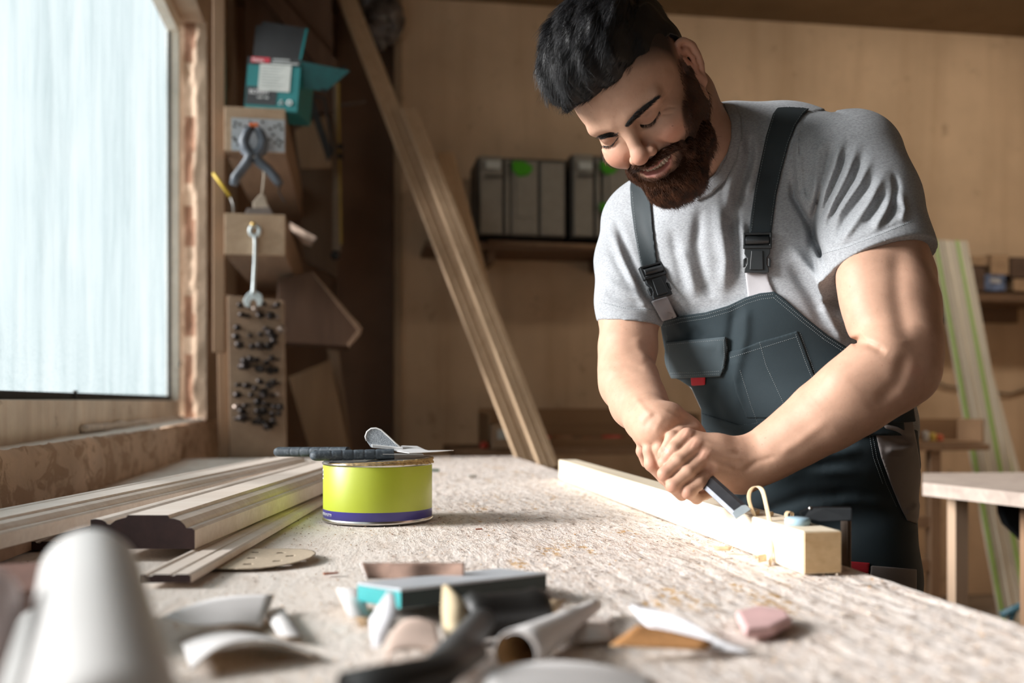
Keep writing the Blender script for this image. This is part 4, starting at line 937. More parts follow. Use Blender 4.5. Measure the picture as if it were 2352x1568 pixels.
# paper fan right of the lower beam
def ysheet(name, label, cat, pts, y, m, th=.003, dy=.0): return panel(name, label, cat, pts, y, th, m, part='sheet')
pf = thing('paper_bundle', 'pleated pale paper bundle sticking out right of the lower shelf beam', 'paper', ony(665, 520, 3.6)); OP = Vector(pf.location)
for k in range(5):
    bm = bmesh.new(); prism(bm, [ony(665, 510 + k * 3, 3.6) - OP, ony(700, 530 + k * 3, 3.58) - OP, ony(728 - k * 3, 546 + k * 5, 3.57) - OP, ony(690 + k * 2, 545 + k * 4, 3.6) - OP], (0, .004, 0)); bm_obj('pleat', bm, plain('pale_paper', (.50, .38, .30), .8), pf)
# cardboard-brown bin hanging below
panel('plywood_bin', 'dark brown plywood bin side jutting out below the lower shelf beam', 'bin', [(640, 640), (715, 625), (832, 755), (800, 795), (632, 785)], 3.75, .30, DARKW, part='side')
panel('plywood_bin_edge', 'brown plywood edge strip along the slanting bin rim', 'board', [(714, 622), (722, 628), (832, 752), (828, 768), (803, 797), (798, 790), (822, 758)], 3.73, .02, BOXS, part='strip')
# rack of router bits
YR = 3.48
rk = panel('bit_rack', 'tall wooden rack board full of cutter bits below the wrench', 'rack', [(522, 678), (652, 690), (668, 1560), (536, 1560)], YR, .03, wood('rack_wood', (.28, .185, .12), (.38, .26, .17), 1, 6, .7, .2, .25))
panel('rack_side', 'thin dark board standing left of the cutter rack', 'board', [(497, 690), (521, 678), (534, 1560), (512, 1560)], YR + .02, .02, MIDW)
BITM = plain('dark_bit_steel', (.045, .035, .032), .45, .7, var=.4, scale=30); BITL = plain('light_bit_steel', (.32, .25, .21), .4, .7)
rr = random.Random(11); ORD = 'first second third fourth fifth sixth seventh eighth ninth tenth eleventh twelfth'.split()
for row, (py, n) in enumerate(((703, 6), (722, 6), (752, 3), (770, 6), (792, 6), (829, 7), (846, 7), (884, 7), (905, 6), (928, 7), (948, 8), (968, 8))):
    for k in range(n):
        px = 556 + 82 * (k / max(1, n - 1)) ** .8 + rr.uniform(-6, 6); p = ony(px, py + rr.uniform(-6, 6), YR); L = rr.uniform(.035, .075); r = rr.uniform(.007, .015)
        d = Vector((rr.uniform(-.5, .5), -1, rr.uniform(-.15, .1))).normalized(); bm = bmesh.new(); M = Matrix.Translation(p) @ d.to_track_quat('Z', 'Y').to_matrix().to_4x4()
        lathe(bm, [(0, -.01), (.004, -.01), (.004, L * .45), (r * .6, L * .5), (r, L * .62), (r * rr.uniform(.5, 1), L * .85), (r * .8, L), (0, L)], 10, M)
        for v in bm.verts: v.co -= p
        o = bm_obj('cutter_bit', bm, BITL if rr.random() < .12 else BITM, None, smooth=True, loc=p)
        tag(o, 'dark cutter bit in wall rack, %s row from top, %s from left' % (ORD[row], ORD[k]), 'drill bit', 'cutter bits in the wall rack')
# boards leaning in the corner behind
panel('leaning_panel', 'brown plywood panel leaning in the corner right of the cutter rack', 'board', [(662, 866), (758, 826), (900, 1500), (850, 1500)], 4.1, .02, wood('panel_brown', (.24, .135, .07), (.32, .19, .10), 2, 5))
panel('leaning_panel', 'narrow greyish board leaning in the corner, right edge of the brown panel', 'board', [(752, 800), (778, 805), (870, 1480), (845, 1480)], 4.2, .02, wood('board_grey', (.26, .17, .11), (.34, .23, .15), 2, 5))
panel('leaning_panel', 'dark wide board standing high behind the teal carton', 'board', [(562, -30), (760, -30), (770, 260), (560, 250)], 4.6, .03, DARKW)
panel('leaning_panel', 'dark shelf side behind the upper beam, left of the yellow level', 'board', [(672, 262), (760, 290), (775, 640), (700, 600)], 4.5, .03, wood('shelf_side', (.11, .065, .035), (.16, .10, .06), 2, 5))
panel('leaning_panel', 'dull brown square board below the open flap of the teal carton', 'board', [(676, 300), (752, 262), (762, 385), (690, 388)], 4.30, .02, wood('square_board', (.20, .12, .065), (.26, .16, .09), 2, 5))
t = thing('hacksaw', 'thin black saw blade hanging behind the upper shelf beam', 'saw', ony(735, 200, 4.25)); OH = Vector(t.location); bm = bmesh.new(); prism(bm, [ony(*p, 4.25) - OH for p in ((700, 215), (716, 214), (764, 352), (752, 372))], (0, .004, 0)); bm_obj('blade', bm, plain('blackened', (.015, .014, .013), .6), t)
bm = bmesh.new(); tube(bm, [ony(*p, 4.25) - OH for p in ((702, 216), (745, 225), (765, 352))], .006, 6); bm_obj('frame', bm, plain('blackened', (.015, .014, .013), .6), t)
lv = thing('spirit_level', 'long upright yellow and grey spirit level in the dark corner', 'level', ony(772, 590, 4.4)); OL = Vector(lv.location)
bm = bmesh.new(); prism(bm, [ony(*p, 4.4) - OL for p in ((766, 190), (776, 190), (783, 575), (764, 575))], (0, .03, 0)); bm_obj('body', bm, plain('level_grey', (.24, .18, .13), .6, var=.1), lv, bevel=.002)
bm = bmesh.new(); prism(bm, [ony(*p, 4.39) - OL for p in ((774, 190), (779, 190), (786, 560), (780, 560))], (0, .03, 0)); bm_obj('yellow_edge', bm, plain('level_yellow', (.38, .25, .05), .5), lv)
for py in (330, 352): bm = bmesh.new(); prism(bm, [ony(776, py, 4.385) - OL, ony(788, py, 4.385) - OL, ony(788, py + 12, 4.385) - OL, ony(776, py + 12, 4.385) - OL], (0, .02, 0)); bm_obj('vial', bm, BLACKP, lv)
bm = bmesh.new(); bmesh.ops.create_icosphere(bm, subdivisions=2, radius=.022, matrix=Matrix.Translation(ony(770, 586, 4.39) - OL)); bm_obj('end_cap', bm, BLACKP, lv, smooth=True)
hk = thing('metal_hook', 'short dark rod sticking out right of the yellow level', 'hook', ony(776, 242, 4.4)); bm = bmesh.new(); tube(bm, [Vector((0, 0, 0)), ony(842, 233, 4.4) - Vector(hk.location)], .006, 8); bm_obj('rod', bm, plain('rod_brown', (.09, .065, .05), .6), hk)
panel('ceiling_batten', 'dark slanting timber at the top behind the long plank', 'timber', [(560, -60), (600, -60), (775, 140), (770, 200)], 4.55, .05, DARKW)
# crumpled plastic bag hanging high left of the back wall
bg_ = thing('plastic_bag', 'crumpled grey plastic hanging from the ceiling behind the long plank', 'bag', ony(868, 45, 4.80)); bm = bmesh.new(); bmesh.ops.create_icosphere(bm, subdivisions=5, radius=.11); 
for v in bm.verts: n = mnoise.noise_vector(v.co * 16); v.co = Vector((v.co.x * .9, v.co.y * .6, v.co.z * 1.25)) + n * .045
bm_obj('film', bm, plain('dull_plastic', (.12, .10, .09), .35, var=.5, scale=20), bg_, smooth=True)
# planks leaning on the bench corner
def plank(label, top, bot, w_, th, m, name='plank', grooves=True):
    a, b = at(*bot), at(*top); t = thing(name, label, 'plank', a); L = (b - a).length; M = frame((0, 0, 0), b - a, up=(.25, -1, .1)); bm = bmesh.new()
    # profile: y across the width, z thickness, two shallow grooves on the face
    pr = [(-w_/2, -th/2), (-w_/2, th/2), (-w_ * .16, th/2), (-w_ * .13, th * .36), (-w_ * .02, th * .36), (w_ * .01, th/2), (w_ * .22, th/2), (w_ * .25, th * .38), (w_ * .30, th * .38), (w_ * .33, th/2), (w_/2, th/2), (w_/2, -th/2)] if grooves else [(-w_/2, -th/2), (-w_/2, th/2), (w_/2, th/2), (w_/2, -th/2)]
    A = [bm.verts.new(M @ Vector((0, y, z))) for y, z in pr]; B = [bm.verts.new(M @ Vector((L, y, z))) for y, z in pr]; n = len(pr)
    for k in range(n): bm.faces.new((A[k], A[(k+1) % n], B[(k+1) % n], B[k]))
    bm.faces.new(A[::-1]); bm.faces.new(B); bm_obj('board', bm, m, t, bevel=.001); return t
PLW = wood('plank_light', (.50, .34, .21), (.64, .46, .30), 2, 6, .6, .06); PLW2 = wood('plank_tan', (.46, .30, .17), (.56, .38, .23), 2, 6, .6, .06); PLG = wood('plank_grey', (.30, .22, .17), (.40, .30, .23), 2, 6, .7, .06)
plank('longest pale grooved plank leaning from the ceiling down to the far bench corner', (775, -60, 4.75), (1215, 1062, 3.62), .085, .022, PLW)
plank('shorter pale grooved plank leaning in front of the longest one', (938, 250, 4.35), (1262, 1076, 3.50), .070, .022, PLW)
plank('tan plank with square top leaning behind the two pale planks', (1022, 352, 4.60), (1262, 1250, 3.95), .085, .020, PLW2)
plank('greyish weathered plank at the left foot of the leaning planks', (1080, 690, 4.05), (1232, 1090, 3.66), .070, .020, PLG, grooves=False)

# shelf with grey tool cases on the back wall
YSH = 4.55; SHW = wood('shelf_dark_wood', (.13, .075, .045), (.20, .12, .07), 0, 5)
sa, sb = ony(978, 560, YSH), ony(1560, 560, YSH); sh = thing('wall_shelf', 'dark wooden shelf on the back wall carrying the grey tool cases', 'shelf', sa); bm = bmesh.new(); box(bm, ((sb.x - sa.x) / 2, .17, 0), (sb.x - sa.x, .35, .032)); bm_obj('board', bm, SHW, sh, bevel=.003)
for px in (1130, 1400): bm = bmesh.new(); q = ony(px, 575, YSH) - sa; box(bm, (q.x, .18, -.045), (.03, .33, .06)); bm_obj('bracket', bm, SHW, sh, bevel=.002)
bm = bmesh.new(); q0 = ony(1120, 556, YSH - .01) - sa; q1 = ony(1560, 575, YSH - .01) - sa; tube(bm, [q0, q1], .012, 8); bm_obj('front_lip', bm, MIDW, sh)
CASE = plain('case_grey', (.27, .245, .205), .55, var=.06); CASED = plain('case_dark', (.075, .065, .055), .6); GRN = plain('latch_green', (.06, .34, .008), .45, var=.05)
def case(x0, x1, yt, yb_, label, latches, split, badge):
    a, b = ony(x0, yb_, YSH + .01), ony(x1, yt, YSH + .01); t = thing('tool_case', label, 'tool case', a); W_, H_ = b.x - a.x, b.z - a.z; D = .27
    # back body plus raised facing slabs with recessed joints
    bm = bmesh.new(); box(bm, (W_ / 2, D / 2 + .012, H_ / 2), (W_, D, H_)); bm_obj('shell', bm, CASED, t, bevel=.006)
    for u0, u1, h in split:
        bm = bmesh.new(); box(bm, (W_ * (u0 + u1) / 2, .004, H_ * h / 2 + .004), (W_ * (u1 - u0) - .006, .024, H_ * h - .008)); bm_obj('facing', bm, CASE, t, bevel=.005)
        if u1 - u0 > .3:
            bm = bmesh.new(); box(bm, (W_ * (u0 + u1) / 2, -.010, H_ * h * .52), (W_ * (u1 - u0) * .62, .006, H_ * h * .55)); bm_obj('recess_frame', bm, CASE, t, bevel=.002)
    for px, py, w_ in latches:
        q = ony(px, py, YSH - .02) - a; bm = bmesh.new(); s = w_ / 2 * 4.6 / F
        prism(bm, [q + Vector((x * s, 0, z * s)) for x, z in ((-1, .75), (.15, .75), (1, .30), (1, -.15), (.55, -.6), (-.35, -.75), (-1, -.1))], (0, .022, 0)); bm_obj('latch', bm, GRN, t, bevel=.003)
    if badge:
        for bx, by, bw, bh in badge: q = ony(bx, by, YSH - .012) - a; bm = bmesh.new(); box(bm, q, (bw * 4.6 / F, .004, bh * 4.6 / F)); bm_obj('badge', bm, LAB if bh > 12 else CASED, t)
    return t
case(1097, 1300, 366, 540, 'left grey tool case on the shelf with one green latch', [(1200, 387, 46)], [(.02, .28, 1), (.30, .36, .97), (.37, .68, .96), (.70, .98, .95)], [(1133, 378, 34, 18), (1133, 405, 40, 6)])
case(1312, 1520, 362, 545, 'right grey tool case on the shelf behind the man, two green latches', [(1400, 385, 40), (1396, 478, 34)], [(.02, .24, 1), (.26, .32, .97), (.34, .70, 1), (.72, .98, 1)], [(1345, 380, 32, 18), (1345, 403, 38, 6)])
# back table with a wooden tray full of tools
YTB = 4.25; ta_, tb_ = ony(1040, 1032, YTB), ony(1640, 1032, YTB); tt = thing('side_table', 'low wooden side table behind the bench holding a tool tray', 'table', (ta_.x, YTB, 0)); zT = ta_.z
bm = bmesh.new(); box(bm, ((tb_.x - ta_.x) / 2, .22, zT - .012), (tb_.x - ta_.x, .5, .03)); bm_obj('table_top', bm, MIDW, tt, bevel=.002)
for x in (.06, tb_.x - ta_.x - .06):
    for y in (.03, .42): bm = bmesh.new(); box(bm, (x, y, (zT - .027) / 2), (.05, .05, zT - .027)); bm_obj('leg', bm, DARKW, tt)
tr = thing('tool_tray', 'long wooden tray of loose tools on the side table', 'tray', ony(1122, 1020, YTB + .05)); OTR = Vector(tr.location); OTR.z = zT + .003; tr.location = OTR; tr_x1 = (ony(1612, 1000, YTB + .05) - OTR).x
for nm, c_, s_ in (('back_board', (tr_x1 / 2, .34, .085), (tr_x1, .015, .17)), ('front_board', (tr_x1 / 2, .01, .020), (tr_x1, .015, .04)), ('side_board', (.008, .17, .075), (.016, .33, .15)), ('side_board', (tr_x1 - .008, .17, .075), (.016, .33, .15)), ('base', (tr_x1 / 2, .17, .004), (tr_x1 - .03, .31, .008))):
    bm = bmesh.new(); box(bm, c_, s_); bm_obj(nm, bm, wood('tray_wood', (.26, .15, .08), (.36, .22, .12), 0, 5), tr, bevel=.002)
bx_ = thing('small_box', 'brown cardboard box at the left end of the tool tray', 'box', ony(1160, 1012, YTB + .03) * 1.0); bm = bmesh.new(); box(bm, (0, 0, 0), (.13, .10, .10)); bm_obj('carton_body', bm, plain('cardboard', (.36, .24, .15), .85), bx_, bevel=.002); bx_.location.z = zT + .053 + .003; bx_.location.y = YTB - .0
bm = bmesh.new(); box(bm, (-.02, -.052, .01), (.05, .002, .04)); bm_obj('label', bm, LAB, bx_)
rr = random.Random(5)
tl_spec = [('pliers', 'orange-handled pliers', 'pliers', (.70, .13, .04)), ('screwdriver', 'red-handled screwdriver', 'screwdriver', (.60, .05, .03)), ('file', 'brown-handled file', 'file', (.30, .14, .06))]
names_at = ['far left of the tray', 'left part of the tray', 'just right of the leaning planks', 'middle of the tray', 'middle right of the tray', 'right part of the tray', 'right end of the tray']
for k in range(7):
    nm, lb, ca, c_ = tl_spec[k % 3]; x = .10 + (tr_x1 - .3) * k / 6; p = OTR + Vector((x, .13 + .04 * (k % 3), .020 + .0)); t = thing(nm, '%s lying %s' % (lb, names_at[k]), ca, p, rr.uniform(-.2, .2))
    m = plain('handle_%s' % nm, c_, .5)
    if nm == 'pliers':
        for s in (-1, 1): bm = bmesh.new(); tube(bm, [(0, 0, .008), (.03, s * .012, .008), (.11, s * .018, .008)], [.007, .009, .007], 8); bm_obj('handle', bm, m, t, smooth=True)
        bm = bmesh.new(); tube(bm, [(0, 0, .008), (-.03, 0, .008), (-.06, 0, .008)], [.010, .012, .004], 8); bm_obj('jaw', bm, BITM, t, smooth=True)
    else:
        bm = bmesh.new(); tube(bm, [(0, 0, .014), (.02, 0, .014), (.09, 0, .014), (.10, 0, .014)], [.008, .013, .013, .006], 10); bm_obj('handle', bm, m, t, smooth=True)
        bm = bmesh.new(); tube(bm, [(0, 0, .014), (-.10, 0, .014)], .004, 8); bm_obj('shaft', bm, STEEL, t, smooth=True)
rd = thing('red_cap', 'small red cap on the side table left of the leaning planks', 'cap', ony(1112, 1026, YTB)); rd.location.z = zT + .004; bm = bmesh.new(); lathe(bm, [(0, 0), (.018, 0), (.020, .012), (.012, .028), (0, .030)], 16); bm_obj('dome', bm, plain('red_plastic', (.55, .06, .03), .5), rd, smooth=True)

# right side: guide rails, shelf with boxes, tables
RAIL = plain('rail_cream', (.56, .50, .40), .55, var=.05, scale=5); RGRN = plain('rail_green', (.26, .40, .09), .5, var=.05); RLINE = plain('rail_line', (.38, .32, .26), .5)
def rail(label, top, bot, w_, strips):
    a, b = at(*bot), at(*top); t = thing('guide_rail', label, 'guide rail', a); L = (b - a).length; M = frame((0, 0, 0), b - a, up=(-.1, -1, .2)); bm = bmesh.new(); box(bm, (L / 2, 0, 0), (L, w_, .008), M); bm_obj('plate', bm, RAIL, t, bevel=.001)
    for u0, u1, m, h in strips:
        bm = bmesh.new(); y = w_ * (.5 - (u0 + u1) / 2); box(bm, (L / 2, y, .0035 + h / 2), (L, w_ * (u1 - u0), h + .001), M); bm_obj('strip' if m is not RAIL else 'rib', bm, m, t)
    return t
rail('wide cream guide rail with green stripes leaning on the back wall at right', (2180, 553, 4.78), (2345, 1440, 4.10), .175, [(.04, .14, RGRN, .003), (.17, .20, RLINE, .004), (.30, .33, RAIL, .008), (.66, .76, RGRN, .003), (.56, .58, RLINE, .002), (.90, .93, RAIL, .006)])
rail('narrow cream guide rail crossing behind the wide one at far right', (2238, 800, 4.80), (2372, 1290, 4.45), .11, [(.10, .17, RLINE, .002), (.55, .68, RGRN, .003)])
YSR = 4.58; sa, sb = ony(2130, 680, YSR), ony(2600, 680, YSR); sh = thing('wall_shelf', 'dark wooden shelf at the right edge carrying cardboard boxes', 'shelf', sa); bm = bmesh.new(); box(bm, ((sb.x - sa.x) / 2, .15, 0), (sb.x - sa.x, .32, .04)); bm_obj('board', bm, SHW, sh, bevel=.003)
bm = bmesh.new(); box(bm, (.45, .29, -.06), (.5, .04, .09)); bm_obj('bracket', bm, SHW, sh)
KR = plain('kraft', (.38, .25, .15), .85, var=.1); KRD = plain('kraft_dark', (.10, .06, .04), .85); BLU = plain('blue_print', (.12, .17, .30), .6, var=.5, scale=25)
def crate(x0, x1, y0, y1, label, m, dy=0, depth=.18, face=None):
    a, b = ony(x0, y1, YSR + dy), ony(x1, y0, YSR + dy); t = thing('cardboard_box', label, 'box', a); bm = bmesh.new(); box(bm, ((b.x - a.x) / 2, depth / 2, (b.z - a.z) / 2), (b.x - a.x, depth, b.z - a.z)); bm_obj('carton_body', bm, m, t, bevel=.003)
    bm = bmesh.new(); box(bm, ((b.x - a.x) / 2, -.001, (b.z - a.z) * .62), ((b.x - a.x) * .5, .002, (b.z - a.z) * .3)); bm_obj('label' , bm, face or KR, t); return t
crate(2224, 2262, 612, 668, 'dark-sided cardboard box at the left end of the right shelf', KRD, face=KRD); crate(2232, 2272, 588, 609, 'flat kraft box on the left boxes of the right shelf', KR, .02)
crate(2276, 2318, 584, 630, 'upright kraft box above the blue-printed box on the right shelf', KR, -.0); crate(2262, 2310, 631, 667, 'blue and white printed box on the right shelf', BLU, face=plain('white_dots', (.45, .45, .48), .6, var=.3, scale=40))
crate(2322, 2420, 592, 637, 'dark box leaning at the far right of the right shelf', KRD, face=KRD); crate(2328, 2420, 642, 668, 'low kraft box at the far right of the right shelf', KR)
# small side table with wooden tray, right of the man
YS2 = 3.72; a, b = ony(2112, 1021, YS2), ony(2270, 1021, YS2); st = thing('side_table', 'small wooden side table right of the man with an open tray', 'table', (a.x, YS2, 0)); zt_ = a.z
bm = bmesh.new(); box(bm, ((b.x - a.x) / 2 - .10, .11, zt_ - .012), (b.x - a.x + .20, .24, .025)); bm_obj('table_top', bm, MIDW, st, bevel=.002)
for px, m in ((2150, MIDW),): 
    for y in (.02, .19): bm = bmesh.new(); q = ony(px, 1100, YS2).x - a.x; box(bm, (q, y, (zt_ - .025) / 2), (.045, .04, zt_ - .025)); bm_obj('leg', bm, m, st, bevel=.002)
for y in (.02, .19): bm = bmesh.new(); box(bm, (-.12, y, (zt_ - .025) / 2), (.045, .04, zt_ - .025)); bm_obj('leg', bm, MIDW, st, bevel=.002)
for z in (ony(2150, 1300, YS2).z, ony(2150, 1200, YS2).z): bm = bmesh.new(); box(bm, (-.03, .02, z), (.25, .03, .045)); bm_obj('stretcher', bm, MIDW, st, bevel=.002)
ot = thing('open_tray', 'open brown wooden tray on the small side table right of the man', 'tray', (a.x + .0, YS2 + .02, zt_ + .003)); wt = (b.x - a.x)
for nm, c_, s_ in (('back_board', (wt / 2, .18, .05), (wt, .012, .10)), ('side_board', (wt - .006, .09, .05), (.012, .17, .10)), ('side_board', (.006, .09, .035), (.012, .17, .07)), ('base', (wt / 2, .09, .004), (wt, .18, .008))): bm = bmesh.new(); box(bm, c_, s_); bm_obj(nm, bm, wood('tray_wood', (.26, .15, .08), (.36, .22, .12), 0, 5), ot, bevel=.002)
for k, (px, c_, lb) in enumerate(((2125, (.60, .58, .55), 'white plastic jar in the tray right of the man'), (2142, (.62, .42, .08), 'yellow plastic jar in the tray right of the man'), (2158, (.60, .12, .05), 'red lid jar in the tray right of the man'))):
    q = ony(px, 1010, YS2 + .06); t = thing('jar', lb, 'jar', (q.x, YS2 + .06, zt_ + .012)); bm = bmesh.new(); lathe(bm, [(0, 0), (.014, 0), (.015, .004), (.015, .035 - k * .007), (.010, .040 - k * .007), (0, .041 - k * .007)], 16); bm_obj('body', bm, plain('jar_%d' % k, c_, .5), t, smooth=True)
# bench at the right edge, nearer
YB2 = 2.6
rt = thing('work_table', 'pale-topped work table cut by the right edge of the picture', 'table', at(2352, 1120, 3.0)); ORT = Vector(rt.location)
zt2 = at(2352, 1096, 2.9).z; P = [onz(2118, 1090, zt2), onz(2470, 1086, zt2), onz(2900, 1140, zt2), onz(2352, 1132, zt2)]
P = [onz(2119, 1108, zt2), onz(2119, 1086, zt2), onz(2700, 1082, zt2), onz(2700, 1180, zt2), onz(2352, 1132, zt2)]
bm = bmesh.new(); prism(bm, [p - ORT for p in P], (0, 0, -.035)); bm_obj('table_top', bm, wood('old_top', (.34, .27, .23), (.50, .42, .36), 0, 5, .8, .3), rt)
for px in (2440, 2640):
    q = onz(px, 1125, zt2) - ORT; bm = bmesh.new(); box(bm, (q.x, q.y + .1, -(ORT.z) / 2 - .0 + (zt2 - .035 - ORT.z) / 2), (.05, .05, zt2 - .036)); bm_obj('leg', bm, MIDW, rt)
q = onz(2200, 1098, zt2) - ORT; bm = bmesh.new(); box(bm, (q.x, q.y, -(ORT.z) / 2 + (zt2 - .035 - ORT.z) / 2), (.04, .04, zt2 - .036)); bm_obj('leg', bm, wood('pale_leg', (.36, .25, .17), (.46, .33, .23), 2, 5), rt)
bk_ = thing('black_bracket', 'black curved bracket under the work table at the right edge', 'bracket', at(2330, 1170, 2.75)); OBK = Vector(bk_.location); bm = bmesh.new(); prism(bm, [at(px, py, 2.75) - OBK for px, py in ((2303, 1156), (2420, 1156), (2420, 1290), (2352, 1240), (2315, 1205), (2305, 1180))], (0, .03, 0)); bm_obj('web', bm, CBK, bk_, bevel=.004)
# cables sagging on the back wall
for pts, lb in ((((2140, 870), (2170, 885), (2200, 890), (2240, 870)), 'thin cable sagging on the back wall just right of the man\'s elbow'), (((2280, 900), (2320, 905), (2400, 880)), 'thin cable on the back wall at the right edge')):
    p0 = ony(*pts[0], YB - .02); bm = bmesh.new(); tube(bm, [ony(*p, YB - .02) - p0 for p in pts], .007, 8); o = bm_obj('cable', bm, plain('cable_brown', (.20, .14, .09), .6), None, smooth=True, loc=p0); tag(o, lb, 'cable')
kn_ = thing('coat_hook', 'small round black hook on the back wall right of the man', 'hook', ony(2098, 922, YB - .03)); bm = bmesh.new(); bmesh.ops.create_uvsphere(bm, u_segments=16, v_segments=10, radius=.03); bm_obj('ball', bm, BLACKP, kn_, smooth=True)
bl2 = thing('blue_stand', 'blue metal stand foot at the lower right edge on the floor', 'stand', at(2330, 1410, 3.6)); OBL = Vector(bl2.location); bm = bmesh.new(); tube(bm, [at(2300, 1412, 3.6) - OBL, at(2352, 1388, 3.6) - OBL, at(2440, 1360, 3.6) - OBL], .014, 8); tube(bm, [at(2335, 1395, 3.6) - OBL, at(2320, 1425, 3.6) - OBL], .010, 8); bm_obj('tube_foot', bm, plain('blue_metal', (.04, .11, .14), .5), bl2)
# unseen housing added to go with the back wall fill light
lf = thing('fill_lamp_box', 'unseen long lamp box added for the back wall fill light', 'lamp', (3.1, 3.3, ZC)); bm = bmesh.new(); box(bm, (0, 0, -.05), (1.35, .30, .09)); bm_obj('housing', bm, plain('fill_lamp_housing', (.6, .6, .58), .5), lf)

# ---------------------------------------------------------------- the man
HM = np.array([[0.7458, -0.2334, -0.624], [-0.5998, -0.6427, -0.4766], [0.2898, -0.7297, 0.6193]], np.float32)
HT = np.array([0.17894, 1.4087, 0.43584], np.float32)
def h2c(p): return HM @ np.asarray(p, np.float32) + HT          # head: x his left, y forward, z up, origin between the ears
def c2h(P): return (P - HT) @ HM
def hcap(a, b, ra, rb, n=None, s=1.0): return cap(h2c(a), h2c(b), ra, rb, None if n is None else HM @ np.asarray(n, np.float32), s)
def hell(c, r, R=None):
    A = HM.T if R is None else np.asarray(R, np.float32) @ HM.T
    return ell(h2c(c), r, A)
def rotz(a): c, s = math.cos(a), math.sin(a); return [[c, s, 0], [-s, c, 0], [0, 0, 1]]
EX = -0.003                                      # the eyes and mouth sit slightly off the centre line (traced)
MX = 0.002
LID = lambda s: [(s * .033 + EX + s * (-.0145 + .0315 * q), .0855 + .0058 * math.sin(math.pi * (q * .95 + .02)) - .004 * q, -.0050 - .0048 * math.sin(math.pi * q) + .002 * q) for q in np.linspace(0, 1, 8)]
body = Ops()
# skull and face
body.add(hell((0, -.015, .038), (.077, .098, .088)), 0)
body.add(hell((0, .028, .026), (.067, .070, .072)), .03)
body.add(hell((0, .026, -.050), (.062, .062, .074)), .03)
body.add(hell((0, .066, -.104), (.031, .026, .024)), .03)
for s in (-1, 1):
    body.add(hcap((s * .058, .0, -.055), (s * .020, .066, -.108), .022, .018), .02)
    body.add(hell((s * .046 + EX * .3, .062, -.034), (.022, .023, .019)), .022)
    body.add(hell((s * .034 + EX * .3, .076, -.038), (.017, .014, .013)), .018)
body.add(hell((MX * .5, .070, -.066), (.036, .029, .026)), .02)
for s in (-1, 1):
    body.add(hcap((s * .012, .091, .017), (s * .050, .074, .016), .0092, .008), .012)
    body.sub(hell((s * .033 + EX, .098, .000), (.017, .0135, .0105)), .013)
    body.add(hell((s * .033 + EX, .0725, -.0010), (.0155, .0140, .0125)), .004)
    for a, b in zip(LID(s), LID(s)[1:]): body.sub(hcap(a, b, .0013, .0013), .0022)
    body.sub(hcap((s * .033 - s * .012 + EX, .090, .006), (s * .033 + s * .016 + EX, .083, .007), .0013, .0011), .004)
# nose
body.add(hcap((0, .090, .008), (.0, .108, -.026), .0085, .0095), .012)
body.add(hell((0, .1125, -.0345), (.0125, .0120, .0110)), .008)
for s in (-1, 1):
    body.add(hell((s * .0145, .1010, -.0385), (.0075, .0105, .0078)), .005)
    body.sub(hell((s * .0075, .1090, -.0475), (.0038, .0060, .0040)), .003)
    body.sub(hcap((s * .021, .098, -.034), (s * .034 + MX, .084, -.056), .0016, .0012), .010)   # smile fold
# lips, open smile
ul = [(-.027, .0850, -.056), (-.014, .0965, -.0615), (-.004, .1005, -.0625), (.004, .1005, -.0625), (.014, .0965, -.0615), (.0265, .0850, -.054)]
ll = [(-.027, .0845, -.057), (-.016, .0945, -.0725), (-.005, .0980, -.0775), (.005, .0980, -.0775), (.016, .0945, -.0720), (.0265, .0845, -.055)]
ul = [(x + MX, y, z) for x, y, z in ul]; ll = [(x + MX, y, z) for x, y, z in ll]
for a, b in zip(ul, ul[1:]): body.add(hcap(a, b, .0034, .0034), .004)
for a, b in zip(ll, ll[1:]): body.add(hcap(a, b, .0046, .0046), .004)
body.sub(hell((MX, .1005, -.0685), (.0215, .0150, .0054)), .002)
for s in (-1, 1): body.sub(hell((MX + s * .016, .0935, -.0640), (.0100, .0120, .0032), rotz(0)), .002)
for s in (-1, 1): body.add(hell((s * .067, -.006, -.034), (.012, .016, .020)), .012)
# ears
for s in (-1, 1):
    W = lambda u, v: (s * (.0715 + .0195 * u), -.008 - .021 * u, v * .94 - .0065)     # u outwards, v up
    body.add(hcap(W(.1, .012), W(.35, -.024), .0085, .0070, (.8 * s, -.2, 0), 1.0), .006)
    body.add(hcap(np.array(W(.46, .014)) - [0, .004, 0], np.array(W(.45, -.010)) - [0, .004, 0], .019, .015, (-.55 * s, -.83, 0), 9.0), .003)
    hx = [(.05, .008), (.10, .024), (.40, .036), (.78, .034), (1.0, .018), (.98, .000), (.80, -.016), (.50, -.030), (.22, -.035)]
    hx = [tuple(np.array([np.interp(q, range(len(hx)), [h[i] for h in hx]) for i in (0, 1)])) for q in np.linspace(0, len(hx) - 1, 33)]
    hs = np.array(hx); hs[1:-1] = (hs[:-2] + hs[1:-1] * 2 + hs[2:]) / 4; hs[1:-1] = (hs[:-2] + hs[1:-1] * 2 + hs[2:]) / 4; hx = [tuple(q) for q in hs]
    for a, b in zip(hx, hx[1:]): body.add(hcap(W(*a), W(*b), .0040, .0040), .002)
    for a, b in zip([(.60, .020), (.66, .004), (.55, -.010), (.34, -.018)], [(.66, .004), (.55, -.010), (.34, -.018), (.2, -.016)]): body.add(hcap(W(*a), W(*b), .0030, .0030), .003)
    body.add(hcap(np.array(W(.15, .022)) - [0, .004, 0], np.array(W(.45, .018)) - [0, .005, 0], .007, .007), .004)
    body.sub(hell(np.array(W(.34, -.006)) + np.array((s * .006, .008, 0)), (.007, .008, .010)), .003)
    body.add(hell(W(.34, -.033), (.0085, .0070, .0085)), .006)
